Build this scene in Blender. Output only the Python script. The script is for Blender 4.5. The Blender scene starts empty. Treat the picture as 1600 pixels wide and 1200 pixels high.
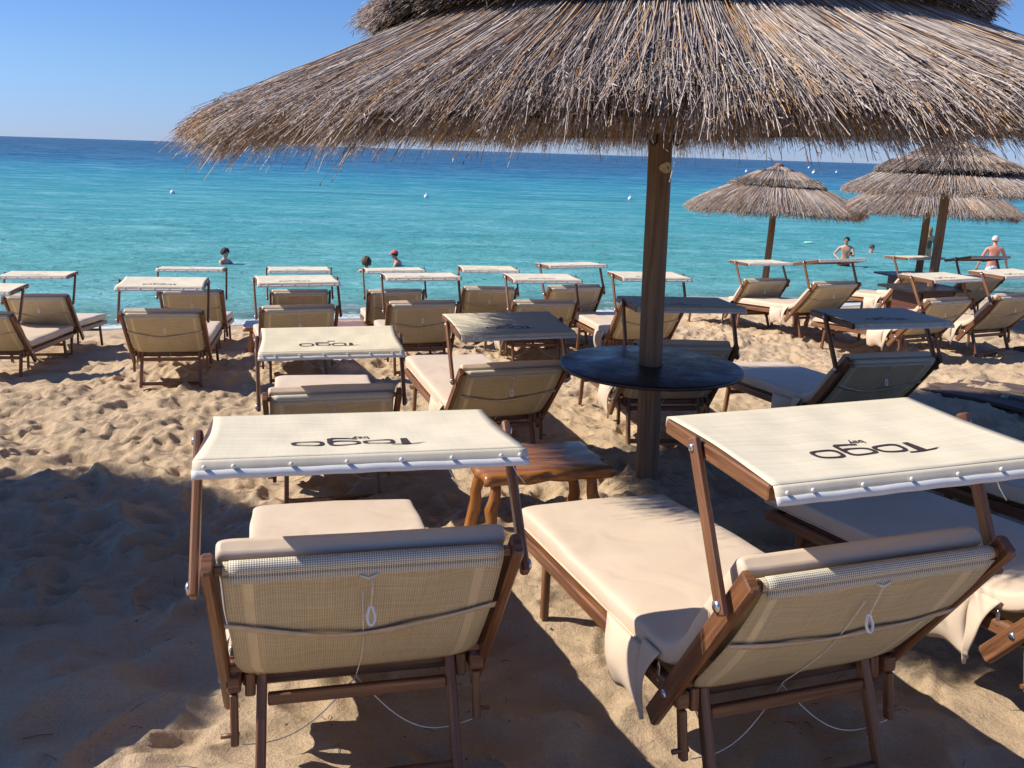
import bpy, bmesh, math, random
import numpy as np
from mathutils import Vector, Matrix, Euler
random.seed(7); rng = np.random.default_rng(7)
R = math.radians
sc = bpy.context.scene
COL = sc.collection

# ---------------------------------------------------------------- camera
F_PX = 1380.0; PITCH = math.atan(362.3/F_PX); ROLL = math.atan(.0315); EYE = 1.674
cp, sp = math.cos(PITCH), math.sin(PITCH)
fw = Vector((0, cp, -sp)); up0 = Vector((0, sp, cp)); rt0 = Vector((1, 0, 0))
rt = rt0*math.cos(ROLL) + up0*math.sin(ROLL); up = -rt0*math.sin(ROLL) + up0*math.cos(ROLL)
cam = bpy.data.cameras.new('camera'); camo = bpy.data.objects.new('camera', cam); COL.objects.link(camo)
M = Matrix((( rt.x, up.x, -fw.x, 0), (rt.y, up.y, -fw.y, 0), (rt.z, up.z, -fw.z, EYE), (0, 0, 0, 1)))
camo.matrix_world = M
cam.sensor_width = 36; cam.lens = 36*F_PX/1600; cam.clip_start = .05; cam.clip_end = 60000
sc.camera = camo

# ---------------------------------------------------------------- light
TO_SUN = Vector((-.655, .03, .57)).normalized()
EL = math.asin(TO_SUN.z); AZ = math.atan2(TO_SUN.x, TO_SUN.y)
w = bpy.data.worlds.new('World'); sc.world = w; w.use_nodes = True
nt = w.node_tree; nt.nodes.clear()
sky = nt.nodes.new('ShaderNodeTexSky'); sky.sky_type = 'NISHITA'; sky.sun_disc = False
sky.sun_elevation = EL; sky.sun_rotation = AZ
sky.air_density = 1.0; sky.dust_density = 0; sky.ozone_density = 1.0; sky.altitude = 0
bg = nt.nodes.new('ShaderNodeBackground'); bg.inputs['Strength'].default_value = .070
ow = nt.nodes.new('ShaderNodeOutputWorld')
tn = nt.nodes.new('ShaderNodeMix'); tn.data_type = 'RGBA'; tn.blend_type = 'MULTIPLY'; tn.inputs[0].default_value = 1
tn.inputs[7].default_value = (.59, .85, 1.42, 1)
nt.links.new(sky.outputs[0], tn.inputs[6])
wtc = nt.nodes.new('ShaderNodeTexCoord'); wsp = nt.nodes.new('ShaderNodeSeparateXYZ'); nt.links.new(wtc.outputs['Generated'], wsp.inputs[0])
wmr = nt.nodes.new('ShaderNodeMapRange'); wmr.interpolation_type = 'SMOOTHSTEP'; wmr.inputs['From Min'].default_value = -.01; wmr.inputs['From Max'].default_value = .09; nt.links.new(wsp.outputs[2], wmr.inputs['Value'])
wt = nt.nodes.new('ShaderNodeMix'); wt.data_type = 'RGBA'; wt.inputs[6].default_value = (.50, .73, 1.60, 1); wt.inputs[7].default_value = (.59, .85, 1.42, 1)
nt.links.new(wmr.outputs[0], wt.inputs[0]); nt.links.new(wt.outputs[2], tn.inputs[7]); nt.links.new(tn.outputs[2], bg.inputs[0]); nt.links.new(bg.outputs[0], ow.inputs[0])
sl = bpy.data.lights.new('sun', 'SUN'); sl.energy = 5.0; sl.angle = R(.53); sl.color = (1, .93, .83)
so = bpy.data.objects.new('sun', sl); COL.objects.link(so)
so.rotation_euler = (-TO_SUN).to_track_quat('-Z', 'Y').to_euler(); so.location = (-20, 0, 20)
sc.view_settings.view_transform = 'Standard'; sc.view_settings.look = 'None'
sc.view_settings.exposure = .35; sc.view_settings.gamma = 1
sc.render.engine = 'CYCLES'
sc.cycles.max_bounces = 6; sc.cycles.diffuse_bounces = 3; sc.cycles.glossy_bounces = 2
sc.cycles.transparent_max_bounces = 8; sc.cycles.caustics_reflective = False; sc.cycles.caustics_refractive = False
sc.cycles.use_denoising = True

# ---------------------------------------------------------------- materials
def mat(name):
    m = bpy.data.materials.new(name); m.use_nodes = True
    n = m.node_tree; n.nodes.clear()
    o = n.nodes.new('ShaderNodeOutputMaterial'); b = n.nodes.new('ShaderNodeBsdfPrincipled')
    n.links.new(b.outputs[0], o.inputs[0])
    return m, n, b, o
def N(n, t, **k):
    x = n.nodes.new(t)
    for a, v in k.items():
        if a in x.inputs.keys() if hasattr(x.inputs, 'keys') else False: x.inputs[a].default_value = v
        else: setattr(x, a, v)
    return x
def noise(n, vec, scale, detail=3, rough=.55, dist=0):
    x = n.nodes.new('ShaderNodeTexNoise'); x.inputs['Scale'].default_value = scale
    x.inputs['Detail'].default_value = detail; x.inputs['Roughness'].default_value = rough
    x.inputs['Distortion'].default_value = dist
    if vec: n.links.new(vec, x.inputs['Vector'])
    return x.outputs['Fac']
def mapping(n, src, scale=(1, 1, 1)):
    x = n.nodes.new('ShaderNodeMapping'); x.inputs['Scale'].default_value = scale
    n.links.new(src, x.inputs['Vector']); return x.outputs[0]
def ramp(n, fac, stops, interp='LINEAR'):
    x = n.nodes.new('ShaderNodeValToRGB'); x.color_ramp.interpolation = interp
    e = x.color_ramp.elements
    while len(e) < len(stops): e.new(.5)
    for i, (p, c) in enumerate(stops):
        e[i].position = p; e[i].color = (*c, 1) if len(c) == 3 else c
    n.links.new(fac, x.inputs[0]); return x.outputs[0]
def mixc(n, f, a, b, mode='MIX'):
    x = n.nodes.new('ShaderNodeMix'); x.data_type = 'RGBA'; x.blend_type = mode
    for s, v in ((0, f), (6, a), (7, b)):
        if isinstance(v, (int, float)): x.inputs[s].default_value = v
        elif isinstance(v, tuple): x.inputs[s].default_value = (*v, 1)
        else: n.links.new(v, x.inputs[s])
    return x.outputs[2]
def math_(n, op, a, b=None, c=None):
    x = n.nodes.new('ShaderNodeMath'); x.operation = op
    for i, v in enumerate((a, b, c)):
        if v is None: continue
        if isinstance(v, (int, float)): x.inputs[i].default_value = v
        else: n.links.new(v, x.inputs[i])
    return x.outputs[0]
def bump(n, h, strength, dist, prev=None):
    x = n.nodes.new('ShaderNodeBump'); x.inputs['Strength'].default_value = strength
    x.inputs['Distance'].default_value = dist; n.links.new(h, x.inputs['Height'])
    if prev: n.links.new(prev, x.inputs['Normal'])
    return x.outputs[0]
def tc(n, w='Object'):
    return n.nodes.new('ShaderNodeTexCoord').outputs[w]
def geo_pos(n): return n.nodes.new('ShaderNodeNewGeometry').outputs['Position']

def wood_mat(name, c1, c2, c3, rough=.42, coat=.25, gs=1.0):
    m, n, b, o = mat(name)
    uv = tc(n, 'UV')
    oi = n.nodes.new('ShaderNodeObjectInfo').outputs['Random']
    cx = n.nodes.new('ShaderNodeCombineXYZ'); n.links.new(math_(n, 'MULTIPLY', oi, 31.), cx.inputs[0]); n.links.new(math_(n, 'MULTIPLY', oi, 17.), cx.inputs[2])
    va = n.nodes.new('ShaderNodeVectorMath'); va.operation = 'ADD'; n.links.new(uv, va.inputs[0]); n.links.new(cx.outputs[0], va.inputs[1])
    g = noise(n, mapping(n, va.outputs[0], (3.*gs, 75.*gs, 1)), 1., 5, .65, .6)
    g2 = noise(n, mapping(n, va.outputs[0], (1.2*gs, 14*gs, 1)), 1., 3, .5, .8)
    c = ramp(n, g, [(.30, c1), (.52, c2), (.72, c3)])
    c = mixc(n, math_(n, 'MULTIPLY', g2, .55), c, tuple(v*.45 for v in c1))
    n.links.new(c, b.inputs['Base Color'])
    b.inputs['Roughness'].default_value = rough; b.inputs['Coat Weight'].default_value = coat; b.inputs['Coat Roughness'].default_value = .25
    n.links.new(bump(n, g, .35, .002), b.inputs['Normal'])
    return m
TEAK = wood_mat('oiled_teak', (.085, .031, .015), (.24, .100, .042), (.42, .20, .085), .46, .15)
STOOLW = wood_mat('varnished_log', (.17, .055, .014), (.44, .165, .035), (.62, .28, .07), .34, .4, .7)
POLEW = wood_mat('weathered_pole', (.12, .075, .045), (.26, .165, .10), (.38, .26, .165), .8, 0, .45)
DARKW = wood_mat('dark_lacquered_wood', (.018, .012, .010), (.028, .018, .016), (.048, .030, .025), .42, .15, .5)
_n = DARKW.node_tree; _b = [q for q in _n.nodes if q.type == 'BSDF_PRINCIPLED'][0]
_n.links.new(ramp(_n, noise(_n, tc(_n, 'Object'), 6, 5, .7), [(.35, (.30, .30, .30)), (.65, (.62, .62, .62))]), _b.inputs['Roughness'])
_c = _b.inputs['Base Color'].links[0].from_socket; _n.links.new(mixc(_n, ramp(_n, noise(_n, tc(_n, 'Object'), 120, 3, .8), [(.66, (0, 0, 0)), (.74, (.35, .35, .35))]), _c, (.30, .22, .15)), _b.inputs['Base Color'])
BOXW = wood_mat('brown_cabinet_wood', (.06, .018, .010), (.13, .042, .022), (.20, .07, .035), .5, .1, .5)
PLANKW = wood_mat('walkway_wood', (.07, .045, .035), (.13, .085, .065), (.24, .165, .12), .85, 0, .5)

def vinyl():
    m, n, b, o = mat('beige_vinyl')
    p = tc(n, 'Object')
    c = ramp(n, noise(n, p, 5, 4), [(.3, (.64, .50, .36)), (.7, (.70, .555, .41))])
    c = mixc(n, ramp(n, noise(n, p, 38, 4, .7), [(.62, (0, 0, 0)), (.80, (.35, .35, .35))]), c, (.55, .43, .32))
    n.links.new(c, b.inputs['Base Color']); b.inputs['Roughness'].default_value = .52
    b.inputs['Specular IOR Level'].default_value = .35
    h = noise(n, p, 3.2, 2, .5, .7)
    nb = bump(n, h, .45, .03); nb = bump(n, noise(n, mapping(n, p, (14, 5, 10)), 1.3, 3), .12, .008, nb)
    nb = bump(n, noise(n, p, 900, 1), .08, .0006, nb)
    n.links.new(nb, b.inputs['Normal']); return m
VINYL = vinyl()
def plain(name, col, rough=.5, metal=0., var=.12, sc_=30):
    m, n, b, o = mat(name)
    f = noise(n, tc(n, 'Object'), sc_, 3)
    n.links.new(ramp(n, f, [(.3, tuple(v*(1-var) for v in col)), (.7, tuple(min(1, v*(1+var)) for v in col))]), b.inputs['Base Color'])
    b.inputs['Roughness'].default_value = rough; b.inputs['Metallic'].default_value = metal
    return m
def mesh_fabric(name, c_hi, c_lo, c_gap, streak, transl=.25, hem=0.0, gapc=.5, fr=560.):
    """woven pvc net; UV in metres: u across, v along"""
    m, n, b, o = mat(name)
    uv = tc(n, 'UV'); s = n.nodes.new('ShaderNodeSeparateXYZ'); n.links.new(uv, s.inputs[0])
    u, v = s.outputs[0], s.outputs[1]
    sx = math_(n, 'ABSOLUTE', math_(n, 'SINE', math_(n, 'MULTIPLY', u, fr)))
    sy = math_(n, 'ABSOLUTE', math_(n, 'SINE', math_(n, 'MULTIPLY', v, fr)))
    gap = math_(n, 'MULTIPLY', math_(n, 'GREATER_THAN', sx, .62), math_(n, 'GREATER_THAN', sy, .62))
    st = noise(n, mapping(n, uv, streak), 1., 3, .6)
    st2 = noise(n, mapping(n, uv, (streak[1], streak[0]*2, 1)), 1., 3, .6)
    stm = math_(n, 'ADD', math_(n, 'MULTIPLY', st, .65), math_(n, 'MULTIPLY', st2, .35))
    c = ramp(n, stm, [(.36, c_lo), (.62, c_hi)])
    c = mixc(n, math_(n, 'MULTIPLY', gap, gapc), c, c_gap)
    if hem:
        e = math_(n, 'ABSOLUTE', u)
        h1 = math_(n, 'MULTIPLY', math_(n, 'GREATER_THAN', e, hem), math_(n, 'LESS_THAN', e, hem+.022))
        c = mixc(n, math_(n, 'MULTIPLY', h1, .6), c, tuple(min(1, x*1.12) for x in c_hi))
    b.inputs['Roughness'].default_value = .7
    n.links.new(c, b.inputs['Base Color'])
    hh = math_(n, 'ADD', sx, sy)
    n.links.new(bump(n, hh, .35 if fr < 1000 else .1, .0012, bump(n, noise(n, uv, 7, 2), .3, .01)), b.inputs['Normal'])
    t = n.nodes.new('ShaderNodeBsdfTranslucent'); n.links.new(c, t.inputs[0])
    mx = n.nodes.new('ShaderNodeMixShader'); mx.inputs[0].default_value = transl
    n.links.new(b.outputs[0], mx.inputs[1]); n.links.new(t.outputs[0], mx.inputs[2]); n.links.new(mx.outputs[0], o.inputs[0])
    return m
SLING = mesh_fabric('khaki_mesh', (.76, .65, .44), (.58, .49, .31), (.24, .19, .11), (4, 130, 1), .22, .245, .55)
CANOPY = mesh_fabric('cream_mesh', (.86, .78, .60), (.77, .68, .50), (.50, .45, .33), (2.5, 90, 1), .16, 0, .2, 1500.)
TRIM = plain('white_trim', (.68, .67, .64), .55, 0, .05)
BUTTON = plain('pearl_button', (.72, .71, .70), .25, 0, .03)
METAL = plain('steel_bolt', (.65, .65, .66), .28, 1., .05)
CORD = plain('white_cord', (.72, .68, .60), .7)
RINGM = plain('white_plastic', (.82, .82, .80), .3, 0, .03)
STRAP = plain('elastic_strap', (.50, .41, .31), .7)
PRINT = plain('dark_print', (.045, .028, .034), .6)
BLACKM = plain('black_iron', (.012, .012, .014), .45)
TAGM = plain('pale_wood_tag', (.55, .42, .26), .6)
CLOTH = plain('cream_cloth', (.72, .62, .50), .75)
BUOYM = plain('white_buoy', (.85, .85, .85), .4)

def sand_mat():
    m, n, b, o = mat('beach_sand')
    p = geo_pos(n)
    c = ramp(n, noise(n, p, 1.3, 5, .6), [(.3, (.46, .338, .212)), (.7, (.56, .425, .28))])
    gr = noise(n, p, 420, 2, .7)
    c = mixc(n, 1., c, (1.20, 1.12, 1.0), 'MULTIPLY'); c = mixc(n, .45, c, ramp(n, gr, [(.32, (.16, .12, .085)), (.48, (.50, .375, .24)), (.70, (.78, .64, .46))]))
    c = mixc(n, ramp(n, noise(n, p, 75, 3, .7), [(.50, (0, 0, 0)), (.72, (.5, .5, .5))]), c, (.40, .29, .19))
    spk = ramp(n, noise(n, p, 48, 4, .75), [(.66, (0, 0, 0)), (.74, (.6, .6, .6))])
    c = mixc(n, spk, c, (.20, .15, .11))
    s = n.nodes.new('ShaderNodeSeparateXYZ'); n.links.new(p, s.inputs[0])
    wet = n.nodes.new('ShaderNodeMapRange'); wet.inputs['From Min'].default_value = -1.42; wet.inputs['From Max'].default_value = -1.62
    n.links.new(math_(n, 'ADD', s.outputs[2], math_(n, 'MULTIPLY', noise(n, p, .9, 3), .10)), wet.inputs['Value'])
    c = mixc(n, math_(n, 'MULTIPLY', wet.outputs[0], .8), c, (.25, .185, .12))
    n.links.new(c, b.inputs['Base Color'])
    rg = n.nodes.new('ShaderNodeMapRange'); rg.inputs['To Min'].default_value = .9; rg.inputs['To Max'].default_value = .3
    n.links.new(wet.outputs[0], rg.inputs['Value']); n.links.new(rg.outputs[0], b.inputs['Roughness'])
    nb = bump(n, noise(n, p, 9, 6, .72), .55, .05); nb = bump(n, noise(n, p, 34, 5, .7), .7, .016, nb)
    nb = bump(n, noise(n, p, 240, 3, .8), .9, .0045, nb)
    n.links.new(nb, b.inputs['Normal'])
    return m
SAND = sand_mat()

def water_mat():
    m, n, b, o = mat('sea_water')
    p = geo_pos(n); s = n.nodes.new('ShaderNodeSeparateXYZ'); n.links.new(p, s.inputs[0])
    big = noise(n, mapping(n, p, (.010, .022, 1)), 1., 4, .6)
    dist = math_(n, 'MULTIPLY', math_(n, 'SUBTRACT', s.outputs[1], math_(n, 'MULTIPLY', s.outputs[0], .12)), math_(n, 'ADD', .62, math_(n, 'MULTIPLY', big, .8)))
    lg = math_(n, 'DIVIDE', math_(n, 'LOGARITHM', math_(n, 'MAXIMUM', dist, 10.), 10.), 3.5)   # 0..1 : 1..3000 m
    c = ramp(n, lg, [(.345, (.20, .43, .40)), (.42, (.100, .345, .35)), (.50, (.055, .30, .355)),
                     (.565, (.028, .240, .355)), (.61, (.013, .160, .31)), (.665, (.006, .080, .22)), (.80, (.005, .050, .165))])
    for sc_, lo, hi, k in (((.30, .80, 1), .50, .66, .42), ((.085, .26, 1), .50, .66, .22), ((.022, .075, 1), .52, .68, .16)):  # light and dark sides of the ripples painted into the water colour
        c = mixc(n, math_(n, 'MULTIPLY', ramp(n, noise(n, mapping(n, p, sc_), 1., 5, .65, .3), [(1-hi, (1, 1, 1)), (1-lo, (0, 0, 0))]), k), c, mixc(n, 1., c, (.45, .66, .62), 'MULTIPLY'))
        c = mixc(n, math_(n, 'MULTIPLY', ramp(n, noise(n, mapping(n, p, (sc_[0]*1.3, sc_[1]*1.2, 2)), 1., 5, .65, .3), [(lo, (0, 0, 0)), (hi, (1, 1, 1))]), k), c, (.26, .54, .62))
    # streaks of sea grass on the bottom
    sg = noise(n, mapping(n, p, (.05, .20, 1)), 1., 3, .5)
    c = mixc(n, ramp(n, sg, [(.64, (0, 0, 0)), (.72, (.5, .5, .5))]), c, (.012, .15, .20))
    # foam at the edge
    at = n.nodes.new('ShaderNodeAttribute'); at.attribute_name = 'depth'; dep = at.outputs['Fac']
    fn = noise(n, mapping(n, p, (1.6, 2.6, 1)), 1., 5, .7)
    fo = math_(n, 'ADD', dep, math_(n, 'MULTIPLY', math_(n, 'SUBTRACT', fn, .5), .30))
    foam = ramp(n, fo, [(.0, (1, 1, 1)), (.07, (.8, .8, .8)), (.10, (0, 0, 0)), (.15, (0, 0, 0)), (.175, (.6, .6, .6)), (.21, (0, 0, 0))])
    c = mixc(n, foam, c, (.70, .74, .72))
    n1 = noise(n, mapping(n, p, (.9, 2.3, 1)), 1.0, 4, .62, .4)
    n2 = noise(n, mapping(n, p, (3.0, 7.0, 1)), 1.0, 3, .6, .3)
    n3 = noise(n, mapping(n, p, (.10, .28, 1)), 1.0, 3, .6)
    nb = bump(n, n3, .8, .9); nb = bump(n, n1, 1., .28, nb); nb = bump(n, n2, .9, .06, nb)
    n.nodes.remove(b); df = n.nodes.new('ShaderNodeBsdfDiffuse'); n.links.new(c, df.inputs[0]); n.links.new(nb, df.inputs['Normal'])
    gl = n.nodes.new('ShaderNodeBsdfGlossy'); gl.inputs['Roughness'].default_value = .16; n.links.new(nb, gl.inputs['Normal'])
    fr = n.nodes.new('ShaderNodeFresnel'); fr.inputs['IOR'].default_value = 1.33; n.links.new(nb, fr.inputs['Normal'])
    wm = n.nodes.new('ShaderNodeMixShader'); n.links.new(math_(n, 'MINIMUM', math_(n, 'MULTIPLY', fr.outputs[0], .42), .26), wm.inputs[0])
    n.links.new(df.outputs[0], wm.inputs[1]); n.links.new(gl.outputs[0], wm.inputs[2])
    tr = n.nodes.new('ShaderNodeBsdfTransparent'); tr.inputs[0].default_value = (.80, .93, .90, 1)
    mx = n.nodes.new('ShaderNodeMixShader')
    mr = n.nodes.new('ShaderNodeMapRange'); mr.inputs['From Min'].default_value = -.02; mr.inputs['From Max'].default_value = .42
    mr.inputs['To Min'].default_value = .28; mr.inputs['To Max'].default_value = 1
    n.links.new(dep, mr.inputs['Value'])
    n.links.new(math_(n, 'MAXIMUM', mr.outputs[0], foam), mx.inputs[0])
    n.links.new(tr.outputs[0], mx.inputs[1]); n.links.new(wm.outputs[0], mx.inputs[2]); n.links.new(mx.outputs[0], o.inputs[0])
    return m
WATER = water_mat()

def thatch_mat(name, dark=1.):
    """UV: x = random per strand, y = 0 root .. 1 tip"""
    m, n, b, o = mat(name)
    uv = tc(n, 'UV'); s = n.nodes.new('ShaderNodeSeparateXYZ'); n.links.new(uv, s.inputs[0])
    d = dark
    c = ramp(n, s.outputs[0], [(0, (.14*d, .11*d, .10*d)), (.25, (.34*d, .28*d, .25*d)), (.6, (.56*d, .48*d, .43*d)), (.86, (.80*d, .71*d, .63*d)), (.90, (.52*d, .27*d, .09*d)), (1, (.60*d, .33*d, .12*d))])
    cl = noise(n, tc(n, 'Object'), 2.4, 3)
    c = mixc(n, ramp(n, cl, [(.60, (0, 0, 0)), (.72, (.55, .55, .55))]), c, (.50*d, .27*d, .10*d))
    c = mixc(n, ramp(n, noise(n, tc(n, 'Object'), 90, 2), [(.35, (.0, .0, .0)), (.8, (.5, .5, .5))]), c, (.16*d, .12*d, .10*d))
    n.links.new(c, b.inputs['Base Color']); b.inputs['Roughness'].default_value = .62
    b.inputs['Specular IOR Level'].default_value = .35
    return m
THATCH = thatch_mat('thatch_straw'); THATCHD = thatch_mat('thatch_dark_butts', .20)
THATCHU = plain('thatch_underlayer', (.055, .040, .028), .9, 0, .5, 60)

# ---------------------------------------------------------------- mesh builder
class MB:
    def __init__(s): s.v = []; s.f = []; s.uv = []; s.sm = []
    def face(s, ids, uvs=None, smooth=False):
        s.f.append(tuple(ids)); s.uv.append(uvs or [(0, 0)]*len(ids)); s.sm.append(smooth)
    def beam(s, p0, p1, w, h, up=(0, 0, 1), bev=None):
        p0, p1 = Vector(p0), Vector(p1); a = (p1-p0); L = a.length; a.normalize()
        u = Vector(up); x = a.cross(u)
        if x.length < 1e-4: x = a.cross(Vector((0, 1, 0)))
        x.normalize(); z = x.cross(a).normalized()
        c = min(w, h)*.16 if bev is None else bev
        prof = [(-w/2+c, -h/2), (w/2-c, -h/2), (w/2, -h/2+c), (w/2, h/2-c), (w/2-c, h/2), (-w/2+c, h/2), (-w/2, h/2-c), (-w/2, -h/2+c)]
        rows = [(0, 1-2*c/max(w, h)), (c, 1), (L-c, 1), (L, 1-2*c/max(w, h))]
        base = len(s.v); per = [0]
        for i in range(8):
            q0, q1 = prof[i], prof[(i+1) % 8]; per.append(per[-1]+math.hypot(q1[0]-q0[0], q1[1]-q0[1]))
        for t, k in rows:
            for px, pz in prof: s.v.append(p0+a*t+x*px*k+z*pz*k)
        for r in range(3):
            for i in range(8):
                j = (i+1) % 8
                s.face((base+r*8+i, base+r*8+j, base+(r+1)*8+j, base+(r+1)*8+i),
                       [(rows[r][0], per[i]), (rows[r][0], per[i+1]), (rows[r+1][0], per[i+1]), (rows[r+1][0], per[i])])
        s.face([base+i for i in range(8)][::-1], [(prof[i][0]*.1, prof[i][1]) for i in range(8)][::-1])
        s.face([base+24+i for i in range(8)], [(prof[i][0]*.1, prof[i][1]) for i in range(8)])
    def tube(s, pts, r, n=8, closed=False, cap=True, uvl=1.):
        P = [Vector(p) for p in pts]; m = len(P)
        rad = r if isinstance(r, (list, tuple)) else [r]*m
        base = len(s.v); prev = None; acc = 0; us = []
        for i in range(m):
            t = (P[(i+1) % m]-P[i-1]) if closed else (P[min(i+1, m-1)]-P[max(i-1, 0)])
            t.normalize()
            if prev is None:
                x = t.orthogonal().normalized()
            else:
                x = (prev-t*prev.dot(t)).normalized()
            prev = x; y = t.cross(x)
            if i: acc += (P[i]-P[i-1]).length
            us.append(acc)
            for k in range(n):
                a = 2*math.pi*k/n; s.v.append(P[i]+(x*math.cos(a)+y*math.sin(a))*rad[i])
        for i in range(m if closed else m-1):
            i2 = (i+1) % m
            for k in range(n):
                k2 = (k+1) % n; rr = rad[i]*2*math.pi/n
                s.face((base+i*n+k, base+i*n+k2, base+i2*n+k2, base+i2*n+k),
                       [(us[i], k*rr), (us[i], (k+1)*rr), (us[i2] if i2 else us[i]+.01, (k+1)*rr), (us[i2] if i2 else us[i]+.01, k*rr)], True)
        if cap and not closed:
            s.face([base+k for k in range(n)][::-1]); s.face([base+(m-1)*n+k for k in range(n)])
    def ball(s, c, r, sx=1, sy=1, sz=1, n=10, m=6):
        c = Vector(c); base = len(s.v)
        s.v.append(c+Vector((0, 0, r*sz)))
        for i in range(1, m):
            th = math.pi*i/m
            for k in range(n):
                a = 2*math.pi*k/n; s.v.append(c+Vector((r*sx*math.sin(th)*math.cos(a), r*sy*math.sin(th)*math.sin(a), r*sz*math.cos(th))))
        s.v.append(c+Vector((0, 0, -r*sz))); last = len(s.v)-1
        for k in range(n):
            k2 = (k+1) % n
            s.face((base, base+1+k, base+1+k2), None, True)
            for i in range(m-2):
                a = base+1+i*n; s.face((a+k, a+n+k, a+n+k2, a+k2), None, True)
            a = base+1+(m-2)*n; s.face((last, a+k2, a+k), None, True)
    def grid(s, fn, nu, nv, uvf=None, smooth=True, flip=False):
        base = len(s.v)
        for j in range(nv+1):
            for i in range(nu+1): s.v.append(Vector(fn(i/nu, j/nv)))
        for j in range(nv):
            for i in range(nu):
                a = base+j*(nu+1)+i; q = [a, a+1, a+nu+2, a+nu+1]
                uv = [(i/nu, j/nv), ((i+1)/nu, j/nv), ((i+1)/nu, (j+1)/nv), (i/nu, (j+1)/nv)]
                if uvf: uv = [uvf(*t) for t in uv]
                if flip: q = q[::-1]; uv = uv[::-1]
                s.face(q, uv, smooth)
    def build(s, name, m, parent=None, mods=None):
        me = bpy.data.meshes.new(name); me.from_pydata([tuple(v) for v in s.v], [], s.f)
        ul = me.uv_layers.new(name='UVMap'); flat = [c for f in s.uv for t in f for c in t]
        ul.data.foreach_set('uv', flat); me.polygons.foreach_set('use_smooth', s.sm)
        me.materials.append(m); me.update()
        o = bpy.data.objects.new(name, me); COL.objects.link(o)
        if parent: o.parent = parent
        return o
def one(name, m, parent, kind, *a, **k):
    b = MB(); getattr(b, kind)(*a, **k); return b.build(name, m, parent)
def solid(o, t, off=0):
    md = o.modifiers.new('thickness', 'SOLIDIFY'); md.thickness = t; md.offset = off; return o
def thing(name, label, cat, loc=(0, 0, 0), rot=(0, 0, 0), group=None):
    o = bpy.data.objects.new(name, None); COL.objects.link(o); o.empty_display_size = .1
    o.location = loc; o.rotation_euler = rot; o['label'] = label; o['category'] = cat
    if group: o['group'] = group
    return o
def tag(o, label, cat, group=None):
    o['label'] = label; o['category'] = cat
    if group: o['group'] = group
    return o
CH = {}
def kids(o):
    return [c for c in bpy.data.objects if c.parent == o]
def dup(root, loc, rot, label):
    r = root.copy(); COL.objects.link(r); r.location = loc; r.rotation_euler = rot; r['label'] = label
    for c, gs in CH[root.name]:
        d = c.copy(); COL.objects.link(d); d.parent = r
        for g in gs:
            e = g.copy(); COL.objects.link(e); e.parent = d
    return r
def remember(root): CH[root.name] = [(c, kids(c)) for c in kids(root)]

# ---------------------------------------------------------------- noise
def _hash(ix, iy, seed):
    h = (ix.astype(np.int64)*374761393 + iy.astype(np.int64)*668265263 + seed*974634777) & 0xffffffff
    h = ((h ^ (h >> 13))*1274126177) & 0xffffffff
    return ((h ^ (h >> 16)) & 0xffff)/65535.
def vnoise(x, y, seed=0):
    ix, iy = np.floor(x), np.floor(y); fx, fy = x-ix, y-iy
    fx = fx*fx*fx*(fx*(fx*6-15)+10); fy = fy*fy*fy*(fy*(fy*6-15)+10)
    a = _hash(ix, iy, seed); b = _hash(ix+1, iy, seed); c = _hash(ix, iy+1, seed); d = _hash(ix+1, iy+1, seed)
    return (a*(1-fx)+b*fx)*(1-fy)+(c*(1-fx)+d*fx)*fy
def fbm(x, y, oct=4, seed=0, g=.5):
    t = 0; a = 1; s = 0
    for i in range(oct):
        t = t+a*(vnoise(x*2**i+i*13.1, y*2**i-i*7.7, seed+i)-.5); s += a; a *= g
    return t/s

# ---------------------------------------------------------------- terrain
WZ = -1.70
GR = -.04        # global shift of the sand against the chairs
# (x, y, z rear hinge, yaw, tilt)
CHAIRS = dict(
 A1=(-5.42, 10.07, -.85, .21, .11), A2=(-3.71, 10.11, -.76, .24, .12), A3=(-2.58, 10.48, -.77, .28, .08), A4=(-1.49, 10.82, -.79, .24, .10),
 A5=(-.38, 11.21, -.77, .20, .10), A6=(.61, 10.32, -.60, .32, .10), A7=(3.31, 12.24, -.70, .33, .11), A8=(3.79, 11.07, -.52, .38, .08),
 A9=(5.95, 13.5, -.71, .36, .09), A10=(6.50, 12.8, -.60, .33, .09),
 B0=(-5.21, 8.62, -.77, .16, .07), B1=(-3.13, 7.86, -.54, .23, .05), B2=(-2.02, 8.06, -.52, .34, .09), B3=(-.93, 8.57, -.54, .25, .09),
 B4=(.23, 9.09, -.57, .24, .09), B5=(1.28, 8.91, -.50, .22, .04), B6=(4.54, 9.72, -.51, .42, .08), B7=(5.46, 10.02, -.48, .39, .08),
 C1=(-1.0, 4.70, -.31, .25, .02), C2=(-.11, 5.55, -.35, .32, .0), C3=(1.03, 5.80, -.27, .16, .06), C4=(2.30, 5.75, -.29, .27, .07),
 L1=(-.38, 2.039, 0, .247, .144), L2=(.769, 2.074, 0, .297, .114), L3=(1.85, 2.42, -.01, .299, .12), L4=(2.67, 2.87, .01, .29, .12))
SINK = .075
ctrl = []
for k, (x, y, z, yaw, t) in CHAIRS.items():
    s = .045 if k[0] == 'L' else SINK
    ctrl.append((x, y, z+s)); L = 1.1
    ctrl.append((x-math.sin(yaw)*L, y+math.cos(yaw)*L, z+s-math.sin(t)*L))
for x, y in ((-12, 14.6), (-9.1, 15.3), (-7.64, 15.83), (-5.2, 16.67), (-3.17, 17.69), (2.78, 19.34), (7.63, 21.08), (10.53, 22.38), (13.66, 23.61), (22, 26)):
    ctrl.append((x, y, WZ+.01)); ctrl.append((x, y+3.5, WZ-.38)); ctrl.append((x, y-1.6, WZ+.24)); ctrl.append((x-1, y+9, WZ-.8))
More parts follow.
